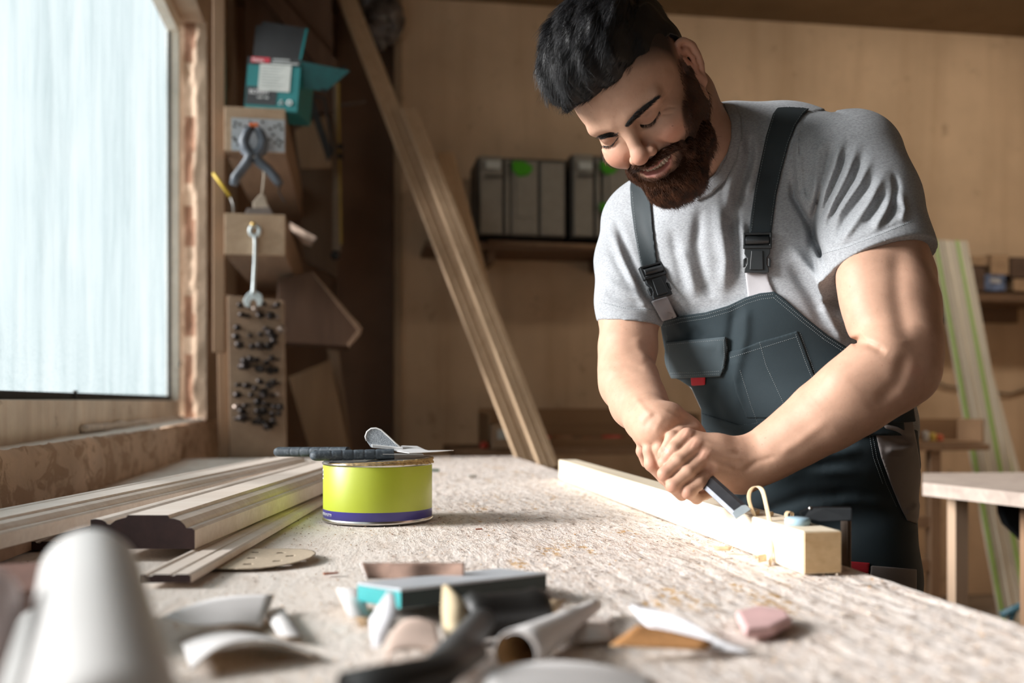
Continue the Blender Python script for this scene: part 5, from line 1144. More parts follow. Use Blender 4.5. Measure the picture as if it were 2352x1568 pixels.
body.chain([(1592, 232, 1.535, 34), (1640, 276, 1.56, 34), (1700, 300, 1.585, 34)], .02)
# neck and shoulder yoke (the rest of the trunk is under the shirt)
body.chain([(1560, 235, 1.500, 86), (1598, 330, 1.535, 84), (1650, 430, 1.60, 78)], .02)
body.chain([(1640, 350, 1.60, 62), (1800, 375, 1.58, 56), (1945, 375, 1.455, 84)], .04)
body.chain([(1700, 440, 1.60, 80), (1560, 460, 1.64, 60), (1470, 510, 1.65, 62)], .04)
NF = np.array([-.52, -.82, -.22]); NF /= np.linalg.norm(NF)        # the way the chest faces
SL = np.array([.86, -.50, .10]); SL -= NF * (SL @ NF); SL /= np.linalg.norm(SL)
UP = np.cross(SL, NF); UP *= np.sign(UP[2])
TR = np.stack([SL, NF, UP])
body.add(ell(cam3(1690, 520, 1.645), (.12, .065, .13), TR), .04)
# his left arm (right in the picture)
armL = [(1962, 375, 1.455, 100), (1992, 480, 1.43, 97), (2018, 590, 1.40, 100), (2048, 700, 1.36, 99), (2066, 790, 1.33, 88), (2072, 850, 1.315, 76)]
foreL = [(2072, 850, 1.315, 76), (2020, 872, 1.312, 84), (1955, 915, 1.315, 83), (1890, 958, 1.32, 77), (1822, 1005, 1.328, 64), (1765, 1042, 1.335, 56), (1725, 1062, 1.34, 54)]
body.chain(armL, .02); body.chain(foreL, .02)
body.chain([(1985, 640, 1.35, 55), (2000, 725, 1.325, 52)], .03)    # biceps
body.chain([(2095, 640, 1.41, 52), (2105, 760, 1.37, 44)], .03)
body.chain([(2106, 826, 1.33, 44), (2090, 862, 1.32, 44)], .02)     # point of the elbow
body.chain([(2030, 800, 1.29, 48), (1940, 880, 1.29, 44)], .03)     # brachioradialis
# his right arm
armR = [(1462, 520, 1.655, 74), (1452, 620, 1.62, 70), (1446, 720, 1.58, 66), (1442, 800, 1.55, 62), (1436, 850, 1.53, 56)]
foreR = [(1438, 850, 1.525, 58), (1442, 880, 1.50, 60), (1462, 925, 1.45, 56), (1490, 962, 1.39, 50), (1508, 980, 1.362, 47)]
body.chain(armR, .02); body.chain(foreR, .02)
body.chain([(1470, 865, 1.49, 36), (1500, 930, 1.42, 32)], .02)
# left hand: back of the hand, four fingers closed around the handle
def hand(chains, k=.006):
    for ch in chains: body.chain(ch, k)
hand([[(1730, 1062, 1.338, 50), (1690, 1056, 1.330, 44)], [(1720, 1040, 1.335, 32), (1650, 1024, 1.322, 24), (1590, 1004, 1.318, 18)], [(1720, 1060, 1.33, 34), (1606, 1030, 1.308, 21)],
      [(1718, 1080, 1.332, 34), (1624, 1054, 1.304, 21)], [(1708, 1092, 1.334, 32), (1637, 1086, 1.306, 21)], [(1700, 1104, 1.34, 28), (1640, 1110, 1.325, 24)], [(1690, 1075, 1.36, 40), (1620, 1060, 1.345, 34)]], .014)
hand([[(1578, 999, 1.316, 17.5), (1548, 1030, 1.305, 15), (1527, 1062, 1.306, 14.5), (1536, 1090, 1.326, 13)],
      [(1597, 1024, 1.306, 18.5), (1558, 1058, 1.293, 16), (1526, 1088, 1.290, 15.5), (1541, 1116, 1.312, 14)],
      [(1617, 1050, 1.303, 18.5), (1580, 1084, 1.288, 16.5), (1546, 1115, 1.284, 16), (1566, 1136, 1.308, 14.5)]], .0035)
hand([[(1632, 1083, 1.305, 17.5), (1606, 1108, 1.288, 15.5), (1580, 1130, 1.282, 15), (1600, 1144, 1.300, 13), (1620, 1136, 1.316, 11)]], .0035)
hand([[(1644, 1128, 1.33, 12), (1618, 1136, 1.318, 11)]], .004)
# right hand behind it
hand([[(1508, 978, 1.362, 46), (1530, 1000, 1.372, 38)], [(1500, 972, 1.36, 34), (1480, 1000, 1.368, 18)], [(1512, 970, 1.355, 34), (1494, 998, 1.350, 19)], [(1528, 968, 1.352, 32), (1515, 992, 1.343, 19)],
      [(1545, 958, 1.36, 28), (1580, 985, 1.360, 24), (1600, 1000, 1.362, 22)], [(1540, 1020, 1.375, 40), (1560, 1050, 1.372, 36)]], .016)
hand([[(1479, 1001, 1.370, 15), (1474, 1036, 1.372, 12.5), (1484, 1062, 1.378, 12)],
      [(1494, 998, 1.352, 17.5), (1492, 1034, 1.347, 15.5), (1496, 1066, 1.344, 15.5), (1526, 1098, 1.348, 14), (1552, 1122, 1.352, 13)],
      [(1516, 992, 1.343, 17), (1516, 1030, 1.338, 15), (1524, 1062, 1.340, 14.5), (1548, 1092, 1.350, 13)]], .0035)
hand([[(1592, 990, 1.350, 20), (1562, 994, 1.334, 15), (1543, 1004, 1.322, 14), (1523, 1040, 1.318, 11), (1521, 1046, 1.319, 10)]], .004)
hand([[(1548, 975, 1.345, 17), (1556, 1020, 1.350, 15), (1560, 1060, 1.356, 14)]], .004)
# tendons, creases, veins, muscle edges, face lines
for P, a, wd in [([(1590, 1003), (1650, 1024), (1700, 1040)], .0014, 6), ([(1608, 1030), (1660, 1048), (1710, 1056)], .0012, 6), ([(1628, 1058), (1690, 1078)], .0010, 6),
        ([(1572, 992), (1590, 1003)], .0014, 12), ([(1590, 1018), (1608, 1029)], .0015, 12), ([(1610, 1042), (1628, 1053)], .0014, 12),
        ([(1700, 1085), (1740, 1060), (1790, 1045)], -.0012, 7), ([(1478, 985), (1490, 965), (1515, 945)], -.0010, 8), ([(1528, 940), (1560, 952), (1590, 970)], -.0008, 5),
        ([(1502, 995), (1512, 975), (1525, 955)], .0008, 7), ([(1950, 780), (1995, 790), (2040, 812)], -.0035, 9), ([(1985, 770), (1955, 790)], -.003, 10),
        ([(2060, 560), (2062, 680), (2082, 790)], -.0028, 22), ([(2085, 800), (2060, 880), (2010, 930)], -.0020, 16), ([(1395, 842), (1440, 838), (1485, 850)], -.0014, 9),
        ([(1462, 770), (1470, 800), (1490, 830)], .0015, 14), ([(1905, 960), (1840, 1010), (1780, 1050)], .0014, 12), ([(1452, 905), (1480, 940), (1500, 960)], .0012, 8)]:
    body.stroke(P, a, wd)
def hpx(p): q = h2c(p); return (CX + F * q[0] / q[1], CY - F * q[2] / q[1])
FL = [([(1520, 255), (1538, 246), (1552, 246)], -.0011, 2.4), ([(1520, 263), (1535, 262), (1548, 258)], -.0009, 2.2), ([(1516, 238), (1530, 222), (1538, 205)], -.0010, 2.4), ([(1508, 236), (1520, 222), (1530, 208)], -.0007, 2.0), ([(1374, 335), (1380, 350), (1388, 362)], -.0009, 2.2), ([(1376, 328), (1384, 340), (1394, 350)], -.0008, 2.0), ([(1470, 297), (1492, 290), (1510, 272)], -.0010, 3.2), ([(1394, 342), (1410, 336), (1424, 322)], -.0008, 3), ([(1368, 322), (1372, 335), (1378, 352)], -.0007, 2),
      ([(1380, 332), (1389, 346)], -.0006, 2.2), ([(1465, 292), (1500, 288), (1518, 270)], -.0008, 4)]
for P, a, wd in FL: body.stroke(P, a, wd)

HEAD_LO, HEAD_HI = cam3(1200, 520, 1.2), cam3(1700, -60, 1.7)
VOX_B, VOX_S, VOX_F = (.0026, .004, .004) if QUICK else (.00135, .0024, .0026)

V, Q = mesh_field(body, (.05, 1.16, -.17), (.62, 1.80, .62), VOX_B)
def skin_cols(V):
    n = len(V); base = np.array([.50, .305, .215]); col = np.tile(base, (n, 1))
    X = CX + F * V[:, 0] / V[:, 1]; Y = CY - F * V[:, 2] / V[:, 1]
    H = c2h(V.astype(np.float32)); hx, hy, hz = H.T; inhead = (np.linalg.norm(H - np.array([0, .02, -.01]), axis=1) < .16)
    def blob(c, r, tint, amt, m=None):
        nonlocal col
        d = np.linalg.norm((H - np.array(c)) / np.array(r), axis=1); w = np.exp(-d * d) * amt * inhead
        col = col * (1 - w[:, None]) + np.array(tint) * w[:, None]
    for s in (-1, 1):
        blob((s * .042, .078, -.036), (.022, .03, .016), (.50, .18, .12), .6)
        blob((s * .033 + EX, .085, -.004), (.016, .02, .008), (.30, .13, .085), .55)
        blob((s * .080, -.01, .0), (.016, .02, .04), (.50, .17, .11), .5)
    blob((0, .115, -.036), (.016, .02, .012), (.52, .20, .14), .55)
    # lips
    for ch, r in ((ul, .0048), (ll, .0056)):
        d = np.full(n, 1e9)
        for a, b in zip(ch, ch[1:]): d = np.minimum(d, cap(a, b, 0, 0)(H))
        w = (1 / (1 + np.exp((d - r) / .0006)) * inhead)[:, None]; col = col * (1 - w) + np.array([.50, .205, .185]) * w
    d = np.linalg.norm((H - np.array([MX, .097, -.0685])) / np.array([.022, .012, .006]), axis=1); w = ((d < 1.0) & inhead)[:, None] * (np.linalg.norm(H - np.array([MX, .105, -.0685]), axis=1) > .013)[:, None] * .0
    col = col * (1 - w) + np.array([.10, .03, .025]) * w
    # scalp and beard shadow: hair growing out of the skin
    hl = np.interp(hy, [-.12, -.035, -.015, .012, .03, .05, .075, .095], [-.05, -.03, .026, .004, .030, .046, .062, .070])
    w = 1 / (1 + np.exp(-(hz - hl) / .004)); fade = np.clip((hz - hl) / .045 + .35, .25, 1) * w
    w = (fade * inhead * (np.linalg.norm((H - np.array([0, -.015, .038])) / np.array([.08, .10, .09]), axis=1) > .9) * .93)[:, None]
    ear = (np.abs(hx) > .0795) & (hz < .045); w[ear] = 0
    col = col * (1 - w) + np.array([.012, .011, .012]) * w
    bw = beard_w(H) * inhead; bw[ear] = 0; bw = bw[:, None] * .94
    col = col * (1 - bw) + np.array([.045, .020, .012]) * bw
    w = (((X - 1529) * .62 - (Y - 1034) * -.78) ** 2 / 90. + ((X - 1529) * -.78 - (Y - 1034) * -.62) ** 2 / 30. < 1)[:, None] * (V[:, 1] < 1.34)[:, None] * .6; col = col * (1 - w) + np.array([.62, .42, .36]) * w
    # knuckles
    for kx, ky in ((1578, 997), (1598, 1022), (1618, 1046), (1632, 1080), (1526, 1062), (1522, 1090), (1543, 1118), (1575, 1132), (1496, 1066), (1524, 1042), (2105, 850), (1474, 1036)):
        w = (np.exp(-((X - kx) ** 2 + (Y - ky) ** 2) / 220.))[:, None] * .34; col = col * (1 - w) + np.array([.54, .24, .18]) * w
    return np.clip(col, 0, 1)
def beard_w(H):
    hx, hy, hz = H.T; ax = np.abs(hx - MX * .4)
    up = np.interp(ax, [0, .020, .034, .048, .058, .064, .075], [-.078, -.079, -.066, -.062, -.052, -.030, .012])
    w = 1 / (1 + np.exp((hz - up) / .0030)) * (hy > -.012 - (hz + .06) * .3) * (hz > -.135)
    mz = np.interp(ax, [0, .012, .030, .042], [-.0545, -.0520, -.0560, -.0700])
    mu = np.exp(-((hz - mz) / .0058) ** 2) * (ax < .043) * (hy > .06)
    return np.clip(np.maximum(w, mu), 0, 1)

def skin_mat():
    t = NT('skin', .56, .36); a = t.n('ShaderNodeVertexColor', layer_name='Col')
    v = t.co(); n1 = t.noise(v, 60, 5, .6); n2 = t.noise(v, 420, 4, .6); n3 = t.noise(v, 170, 3)
    c = t.mix(.35, a.outputs[0], t.mix(1, a.outputs[0], t.ramp(n1, [(.3, (.78, .70, .66)), (.7, (1.18, 1.12, 1.10))]), 'MULTIPLY'))
    c = t.mix(t.ramp(n3, [(.66, (0, 0, 0)), (.76, (.35, .35, .35))]), c, (.26, .10, .06))
    t.color(c); t.bump(n2, .35, .00045)
    t.b.inputs['Subsurface Weight'].default_value = .10; t.b.inputs['Subsurface Radius'].default_value = (.010, .0035, .0018)
    t.b.inputs['Subsurface Scale'].default_value = 1.0
    return t.m
person = thing('person', 'bearded smiling man in grey t-shirt and dark bib overalls leaning over the bench', 'person',
               tuple(c2w(cam3(1880, 1000, 1.62))[:2]) + (0.0,))
bpy.context.view_layer.update()
def P_obj(name, V, Q, mat, col=None, smooth=True, parent=None):
    Wd = c2w(V) - np.array(person.location)
    o = mesh_np(name, Wd, Q, mat, parent or person, smooth, col); return o
# faces come out wound one way; check once against the field's own gradient
def orient(V, Q):
    a, b, c = V[Q[:, 0]], V[Q[:, 1]], V[Q[:, 2]]; vol = np.einsum('ij,ij->i', a, np.cross(b, c)).sum()
    return Q if vol > 0 else Q[:, ::-1]
SKIN = skin_mat()
bodyo = P_obj('body', V, orient(V, Q), SKIN, skin_cols(V))

# --- strands: three-sided tapering hairs in one mesh
def strands(roots, dirs, length, bend, r, K=4, rng=None, wob=.2):
    N = len(roots); t = np.linspace(0, 1, K + 1)[None, :, None]
    L = np.asarray(length).reshape(-1, 1, 1)
    wv = rng.normal(size=(N, 1, 3)) * wob
    P = roots[:, None] + dirs[:, None] * t * L + bend[:, None] * (t ** 2) * L + wv * L * .25 * np.sin(t * 3.0) * t
    T = np.gradient(P, axis=1); T /= np.linalg.norm(T, axis=-1, keepdims=True) + 1e-9
    u = np.cross(T, np.array([.3, .2, .93])); u /= np.linalg.norm(u, axis=-1, keepdims=True) + 1e-9; v = np.cross(T, u)
    rad = np.asarray(r).reshape(-1, 1, 1) * np.array([1, .95, .8, .55, .12])[np.linspace(0, 4, K + 1).astype(int)][None, :, None]
    ring = [P + (u * math.cos(a) + v * math.sin(a)) * rad for a in (0, 2.094, 4.189)]
    VV = np.stack(ring, 2).reshape(-1, 3)
    base = (np.arange(N) * (K + 1) * 3)[:, None, None]; kk = (np.arange(K) * 3)[None, :, None]; j = np.arange(3)[None, None, :]
    a = base + kk + j; b = base + kk + (j + 1) % 3
    Fq = np.stack([a, b, b + 3, a + 3], -1).reshape(-1, 4)
    return VV, Fq
rng = np.random.default_rng(4)
def hair_mat(name, c1, c2, rough=.35):
    t = NT(name, rough, .5); n = t.noise(t.co(), 90, 2); t.color(t.ramp(n, [(.35, c1), (.65, c2)])); return t.m
HAIR = hair_mat('black_hair', (.0035, .0033, .0038), (.010, .010, .012), .5)
BEARD = hair_mat('beard_hair', (.030, .011, .005), (.115, .042, .018), .5)
BEARD0 = plain('beard_roots', (.020, .009, .005), 1.0, spec=0)
BROW = hair_mat('brow_hair', (.004, .003, .003), (.010, .008, .007), .6)

def hairline(hy): return np.interp(hy, [-.14, -.10, -.035, -.015, .012, .03, .05, .075, .095, .12], [-.02, .0, .022, .045, .050, .050, .052, .062, .066, .066])
hc = Ops()
hc.add(hell((0, -.018, .046), (.0795, .103, .097)), 0)
hc.add(hell((-.010, .048, .096), (.062, .052, .044)), .03)
hc.add(hell((-.034, .058, .080), (.040, .036, .032)), .02)
hc.add(hell((.0, .0, .118), (.066, .080, .036)), .03)
def hair_f(p, c=None, R=0):
    d = hc.ev(p); H = (p - HT) @ HM; hl = hairline(H[..., 1])
    n = .0022 * (np.sin(H[..., 0] * 310 + H[..., 1] * 40) * np.sin(H[..., 1] * 95 + H[..., 0] * 120 + 1) + np.sin(H[..., 0] * 170 - H[..., 2] * 90))
    return np.maximum(d + n - .001, -(H[..., 2] - hl) * .8)
Vh, Qh = mesh_field(Fn(hair_f), cam3(1180, 320, 1.22), cam3(1640, -140, 1.66) + np.array([0.02, 0, .02]), .003 if QUICK else .002)
Qh = orient(Vh, Qh)
hairo = P_obj('hair', Vh, Qh, HAIR)
def normals(V, Q):
    a = V[Q[:, 2]] - V[Q[:, 0]]; b = V[Q[:, 3]] - V[Q[:, 1]]; fn = np.cross(a, b); N = np.zeros_like(V)
    for i in range(4): np.add.at(N, Q[:, i], fn)
    return N / (np.linalg.norm(N, axis=1, keepdims=True) + 1e-12), np.linalg.norm(fn, axis=1)
def sample(V, Q, n, keep, rng):
    N, A = normals(V, Q); f = rng.choice(len(Q), n * 3, p=A / A.sum()); u, v = rng.random((2, n * 3, 1))
    p = (V[Q[f, 0]] * (1-u) + V[Q[f, 1]] * u) * (1-v) + (V[Q[f, 3]] * (1-u) + V[Q[f, 2]] * u) * v
    nn = N[Q[f, 0]]; m = keep(c2h(p.astype(np.float32)), p); return p[m][:n], nn[m][:n]
nh = 3000 if QUICK else 15000
hp, hn = sample(Vh, Qh, nh, lambda H, p: (hc.ev(p.astype(np.float32)) > -.004), rng)
Hh = c2h(hp.astype(np.float32)); Hn = hn @ HM
clump = np.sin(Hh[:, 0] * 260 + Hh[:, 1] * 45)[:, None] * .5 + np.sin(Hh[:, 1] * 130 - Hh[:, 0] * 180 + 2)[:, None] * .5
flow = np.array([-.42, .80, -.1])[None] + np.array([1, 0, 0])[None] * clump * .28 + rng.normal(size=Hn.shape) * .13
flow = flow - Hn * (flow * Hn).sum(1, keepdims=True); flow /= np.linalg.norm(flow, axis=1, keepdims=True)
topness = np.clip((Hn[:, 2] + .25) * 1.2, 0, 1)[:, None]
side = np.clip((np.abs(Hh[:, 0]) - .058) / .02, 0, 1)[:, None] * (Hh[:, 2] < .10)[:, None]
dr = flow * (1 - .0 * side) + Hn * (.22 + .22 * topness * (1 + clump * .5)); dr = dr * (1 - side) + (np.array([0, .25, -1.]) * .8 + Hn * .25) * side
Ln = (.012 + .014 * topness[:, 0]) * (1 - .55 * side[:, 0]) * (.7 + .6 * rng.random(len(hp)))
bd = -Hn * .22 + np.array([-.1, .1, -.12])
VV, FF = strands(hp - hn * .0015, (dr @ HM.T), Ln, (bd @ HM.T), .00024, 4, rng, .25)
P_obj('hair_strands', VV, FF, HAIR, parent=person)

# --- beard
bf = Ops()
for s in (-1, 1):
    bf.add(hcap((s * .0640, .006, -.048), (s * .050, .034, -.086), .004, .017), .01)
    bf.add(hcap((s * .050, .034, -.086), (s * .020, .068, -.114), .017, .021), .02)
    bf.add(hcap((s * .040, .064, -.070), (s * .026, .080, -.098), .012, .014), .015)
bf.add(hell((0, .072, -.114), (.036, .028, .025)), .02)
bf.add(hell((MX * .5, .083, -.096), (.024, .016, .012)), .015)
for s in (-1, 1):
    bf.add(hcap((MX * .5 + s * .003, .1045, -.0535), (MX + s * .022, .0965, -.0525), .0046, .0052), .004)
    bf.add(hcap((MX + s * .022, .0965, -.0525), (MX + s * .038, .083, -.060), .0052, .0050), .004)
    bf.add(hcap((MX + s * .038, .083, -.060), (MX + s * .042, .075, -.078), .0050, .0075), .006)
bf.sub(hell((MX, .103, -.0705), (.0300, .026, .0135)), .003)
def beard_f(p, c=None, R=0):
    d = bf.ev(p, c, R); H = (p - HT) @ HM
    n = .0004 * (np.sin(H[..., 0] * 420) * np.sin(H[..., 1] * 400 + 1) + np.sin(H[..., 0] * 300 - H[..., 1] * 260) * .8)
    return d + n
Vb, Qb = mesh_field(Fn(beard_f), cam3(1380, 520, 1.22), cam3(1700, 120, 1.6), .003 if QUICK else .0017)
Qb = orient(Vb, Qb)
P_obj('beard', Vb, Qb, BEARD0)
nb = 2500 if QUICK else 19000
bp, bn = sample(Vb, Qb, nb, lambda H, p: body.ev(p.astype(np.float32)) > -.003, rng)
Hb = c2h(bp.astype(np.float32)); Bn = bn @ HM
mus = (Hb[:, 2] > -.068) & (np.abs(Hb[:, 0] - MX) < .045) & (Hb[:, 1] > .06)
dn = np.array([0, .10, -1.0])[None] + np.stack([Hb[:, 0] * 3, Hb[:, 0] * 0, Hb[:, 0] * 0], 1) + rng.normal(size=Bn.shape) * .22
dn[mus] = np.stack([np.sign(Hb[mus, 0] - MX) * .9, -.1 + 0 * Hb[mus, 0], -.45 + 0 * Hb[mus, 0]], 1) + rng.normal(size=(mus.sum(), 3)) * .15
dn = dn - Bn * (dn * Bn).sum(1, keepdims=True) * .75; dn /= np.linalg.norm(dn, axis=1, keepdims=True)
db = dn + Bn * .32
Lb = np.where(mus, .0065, np.where(Hb[:, 2] < -.10, .013, .0075)) * (.6 + .7 * rng.random(len(bp)))
VV, FF = strands(bp - bn * .001, db @ HM.T, Lb, (np.array([0, -.05, -.12])[None] - Bn * .2 + rng.normal(size=Bn.shape) * .08) @ HM.T, .00022, 4, rng, .35)
P_obj('beard_strands', VV, FF, BEARD)
# stubble on the cheek edge and the shaved side
bodyK = lambda H, p: (beard_w(H) > .25) & (np.abs(H[:, 0]) < .0795) & (np.linalg.norm(H, axis=1) < .17)
sel = np.linalg.norm(c2h(V[Q[:, 0]].astype(np.float32)), axis=1) < .17
Qs = orient(V, Q)[sel]
sp, sn = sample(V, Qs, 700 if QUICK else 9500, bodyK, rng); Sn = sn @ HM
ds = np.array([0, .1, -1.0])[None] + rng.normal(size=Sn.shape) * .3; ds = ds - Sn * (ds * Sn).sum(1, keepdims=True) + Sn * .35
VV, FF = strands(sp, ds @ HM.T, .0078 * (.5 + rng.random(len(sp))), np.zeros_like(sn), .00018, 4, rng, .2)
P_obj('stubble', VV, FF, BEARD)
# --- eyebrows and lashes, planted on the skin
from mathutils import Vector as _V
btree = BVHTree.FromPolygons([tuple(q) for q in V.astype(float)], [tuple(q) for q in Qs.astype(int)])
def skin_at(px, py):
    u = Vector(cam3(px, py, 1.0)).normalized(); h = btree.ray_cast(Vector((0, 0, 0)), u)
    if h[0] is None: return None, None
    return np.array(h[0]), np.array(h[1])
def brow(path, wid, n, name):
    R, D = [], []
    P = np.array(path, float); seg = np.r_[0, np.cumsum(np.linalg.norm(np.diff(P, axis=0), axis=1))]; seg /= seg[-1]
    for i in range(n):
        t = rng.random(); x = np.interp(t, seg, P[:, 0]); y = np.interp(t, seg, P[:, 1]); w_ = wid * (np.sin(np.pi * min(1, .18 + t * .80)) ** .6)
        j = min(np.searchsorted(seg, t, 'right') - 1, len(P) - 2); tx, ty = (P[j+1] - P[j]) / np.linalg.norm(P[j+1] - P[j])
        o = (rng.random() - .5) * w_; q, nn = skin_at(x - ty * o, y + tx * o)
        q2, _ = skin_at(x - ty * o + tx * 6 , y + tx * o + ty * 6)
        if q is None or q2 is None or np.linalg.norm(q2 - q) > .012: continue
        d = q2 - q; d /= np.linalg.norm(d) + 1e-9
        R.append(q + nn * .0003); D.append(d + nn * .25 + rng.normal(size=3) * .12)
    n = len(R)
    VV, FF = strands(np.array(R), np.array(D), np.full(n, .0065), np.zeros((n, 3)), .00022, 4, rng, .15)
    P_obj(name, VV, FF, BROW)
nbw = 200 if QUICK else 620
brow([(1437, 291), (1455, 270), (1478, 249), (1510, 224)], 11.5, nbw, 'eyebrow')
brow([(1421, 308), (1400, 309), (1380, 315), (1359, 321)], 11, nbw * 3 // 4, 'eyebrow')
def lashes(path, dirpx, n):
    R, D = [], []
    P = np.array(path, float)
    for i in range(n):
        t = rng.random(); x = np.interp(t * (len(P)-1), range(len(P)), P[:, 0]); y = np.interp(t * (len(P)-1), range(len(P)), P[:, 1])
        q, nn = skin_at(x, y); q2, n2 = skin_at(x + dirpx[0] * 5, y + dirpx[1] * 5)
        if q is None or q2 is None or np.linalg.norm(q2 - q) > .012: continue
        d = (q2 - q); d /= np.linalg.norm(d) + 1e-9
        R.append(q + nn * .0002); D.append(d * .8 + nn * .6 + rng.normal(size=3) * .1)
    n = len(R)
    VV, FF = strands(np.array(R), np.array(D), np.full(n, .0048), np.zeros((n, 3)), .00014, 4, rng, .1)
    P_obj('eyelashes', VV, FF, BROW)
LE = [hpx(q) for q in LID(1)]; RE = [hpx(q) for q in LID(-1)]
lashes(LE, (.15, 1), 60 if QUICK else 190); lashes(RE, (-.35, .95), 60 if QUICK else 170)
# teeth
TEETH = plain('teeth', (.62, .55, .44), .25, var=.05)
bm = bmesh.new()
for i in range(-4, 5):
    x = i * .0052; w_ = (.0051 if abs(i) < 2 else .0048) / 2; y = .0925 - 9.0 * x * x; hgt = .0088 if abs(i) < 2 else .0078
    ang = -18 * x; M = Matrix.Translation(Vector((x + MX, y, -.0665))) @ Matrix.Rotation(ang, 4, 'Z')
    vs = box(bm, (0, 0, 0), (w_ * 2, .005, hgt), M)
bmesh.ops.bevel(bm, geom=bm.edges[:], offset=.0011, segments=3, affect='EDGES')
for v in bm.verts: v.co = Vector(c2w(h2c(v.co)) - np.array(person.location))
bm_obj('teeth', bm, TEETH, person, smooth=True)
# thumbnail of the right hand
q, nn = None, None
btree2 = BVHTree.FromPolygons([tuple(q) for q in V.astype(float)], [tuple(q) for q in orient(V, Q).astype(int)])
def drape_quad(name, pts, tree, off, mat, thick=.0006, parent=None, cuts=6):
    bm = bmesh.new(); P = [Vector((x, y, 0)) for x, y in pts]; n = cuts; g = []
    for i in range(n + 1):
        row = []
        for j in range(n + 1):
            a = P[0].lerp(P[1], j / n); b = P[3].lerp(P[2], j / n); q = a.lerp(b, i / n)
            h = tree.ray_cast(Vector((0, 0, 0)), Vector(cam3(q.x, q.y, 1)).normalized())
            if h[0] is None: bm.free(); return None
            row.append(bm.verts.new(Vector(c2w(np.array(h[0] + h[1] * off)) - np.array(person.location))))
        g.append(row)
    for i in range(n):
        for j in range(n): bm.faces.new((g[i][j], g[i][j+1], g[i+1][j+1], g[i+1][j]))
    o = bm_obj(name, bm, mat, parent or person, smooth=True); m = o.modifiers.new('s', 'SOLIDIFY'); m.thickness = thick; m.offset = 0; return o
NAIL = plain('fingernail', (.56, .34, .27), .35, var=.05)

# --- t-shirt: trunk, shoulders and sleeves, hollow at the cuffs and collar
def cloth_mat(name, c, weave=900, rough=.85, heather=.0, var=.10):
    t = NT(name, rough, .25); v = t.co(); n = t.noise(v, 14, 4); h = t.noise(t.co((.35, .35, 1)), weave * .55, 3, .7)
    cc = t.ramp(n, [(.3, [q * (1 - var) for q in c]), (.7, [q * (1 + var * .6) for q in c])])
    if heather: cc = t.mix(t.ramp(h, [(.42, (0, 0, 0)), (.62, (heather,) * 3)]), cc, [q * .55 for q in c])
    t.color(cc); t.b.inputs['Sheen Weight'].default_value = .06
    w1 = t.noise(v, weave, 3, .6); t.bump(w1, .45, .0006); return t.m
SHIRT = cloth_mat('heather_jersey', (.37, .385, .405), 1300, heather=.62)
DENIM = cloth_mat('dark_twill', (.016, .027, .033), 1500, .75)
DENIM2 = cloth_mat('slate_twill', (.045, .062, .071), 1500, .75)
GREYT = cloth_mat('grey_twill', (.21, .185, .175), 1500, .7)
STRAP = cloth_mat('strap_webbing', (.024, .032, .036), 1200, .6)
LIGHTG = cloth_mat('light_grey_twill', (.42, .41, .43), 1500, .7)
REDT = cloth_mat('red_twill', (.42, .018, .028), 1500, .7)
THREAD = plain('thread', (.24, .27, .28), .8, var=.05)
T0 = Ops()
T0.add(ell(cam3(1700, 525, 1.625), (.176, .125, .175), TR), 0)
T0.add(ell(cam3(1765, 755, 1.60), (.168, .122, .175), TR), .05)
T0.add(ell(cam3(1857, 985, 1.575), (.165, .122, .13), TR), .06)
T0.add(ell(cam3(1790, 560, 1.52), (.075, .040, .075), TR), .05)      # chest
T0.add(ell(cam3(1600, 590, 1.555), (.075, .045, .075), TR), .05)
T0.chain([(1690, 330, 1.60, 82), (1810, 345, 1.56, 88), (1945, 372, 1.465, 104)], .05)
T0.chain([(1690, 390, 1.62, 100), (1570, 470, 1.65, 90), (1485, 510, 1.655, 84)], .05)
T0.chain([(1640, 430, 1.57, 60), (1560, 520, 1.57, 60)], .05)
T0.chain([(1655, 350, 1.565, 98), (1680, 440, 1.58, 100)], .04)
T = Ops(); T.ops = list(T0.ops)
T.chain([(1958, 372, 1.455, 110), (1990, 470, 1.43, 112), (2014, 590, 1.40, 119), (2020, 640, 1.392, 119)], .03)
T.chain([(1465, 515, 1.655, 82), (1450, 600, 1.62, 76), (1446, 690, 1.59, 71), (1446, 770, 1.56, 70)], .03)
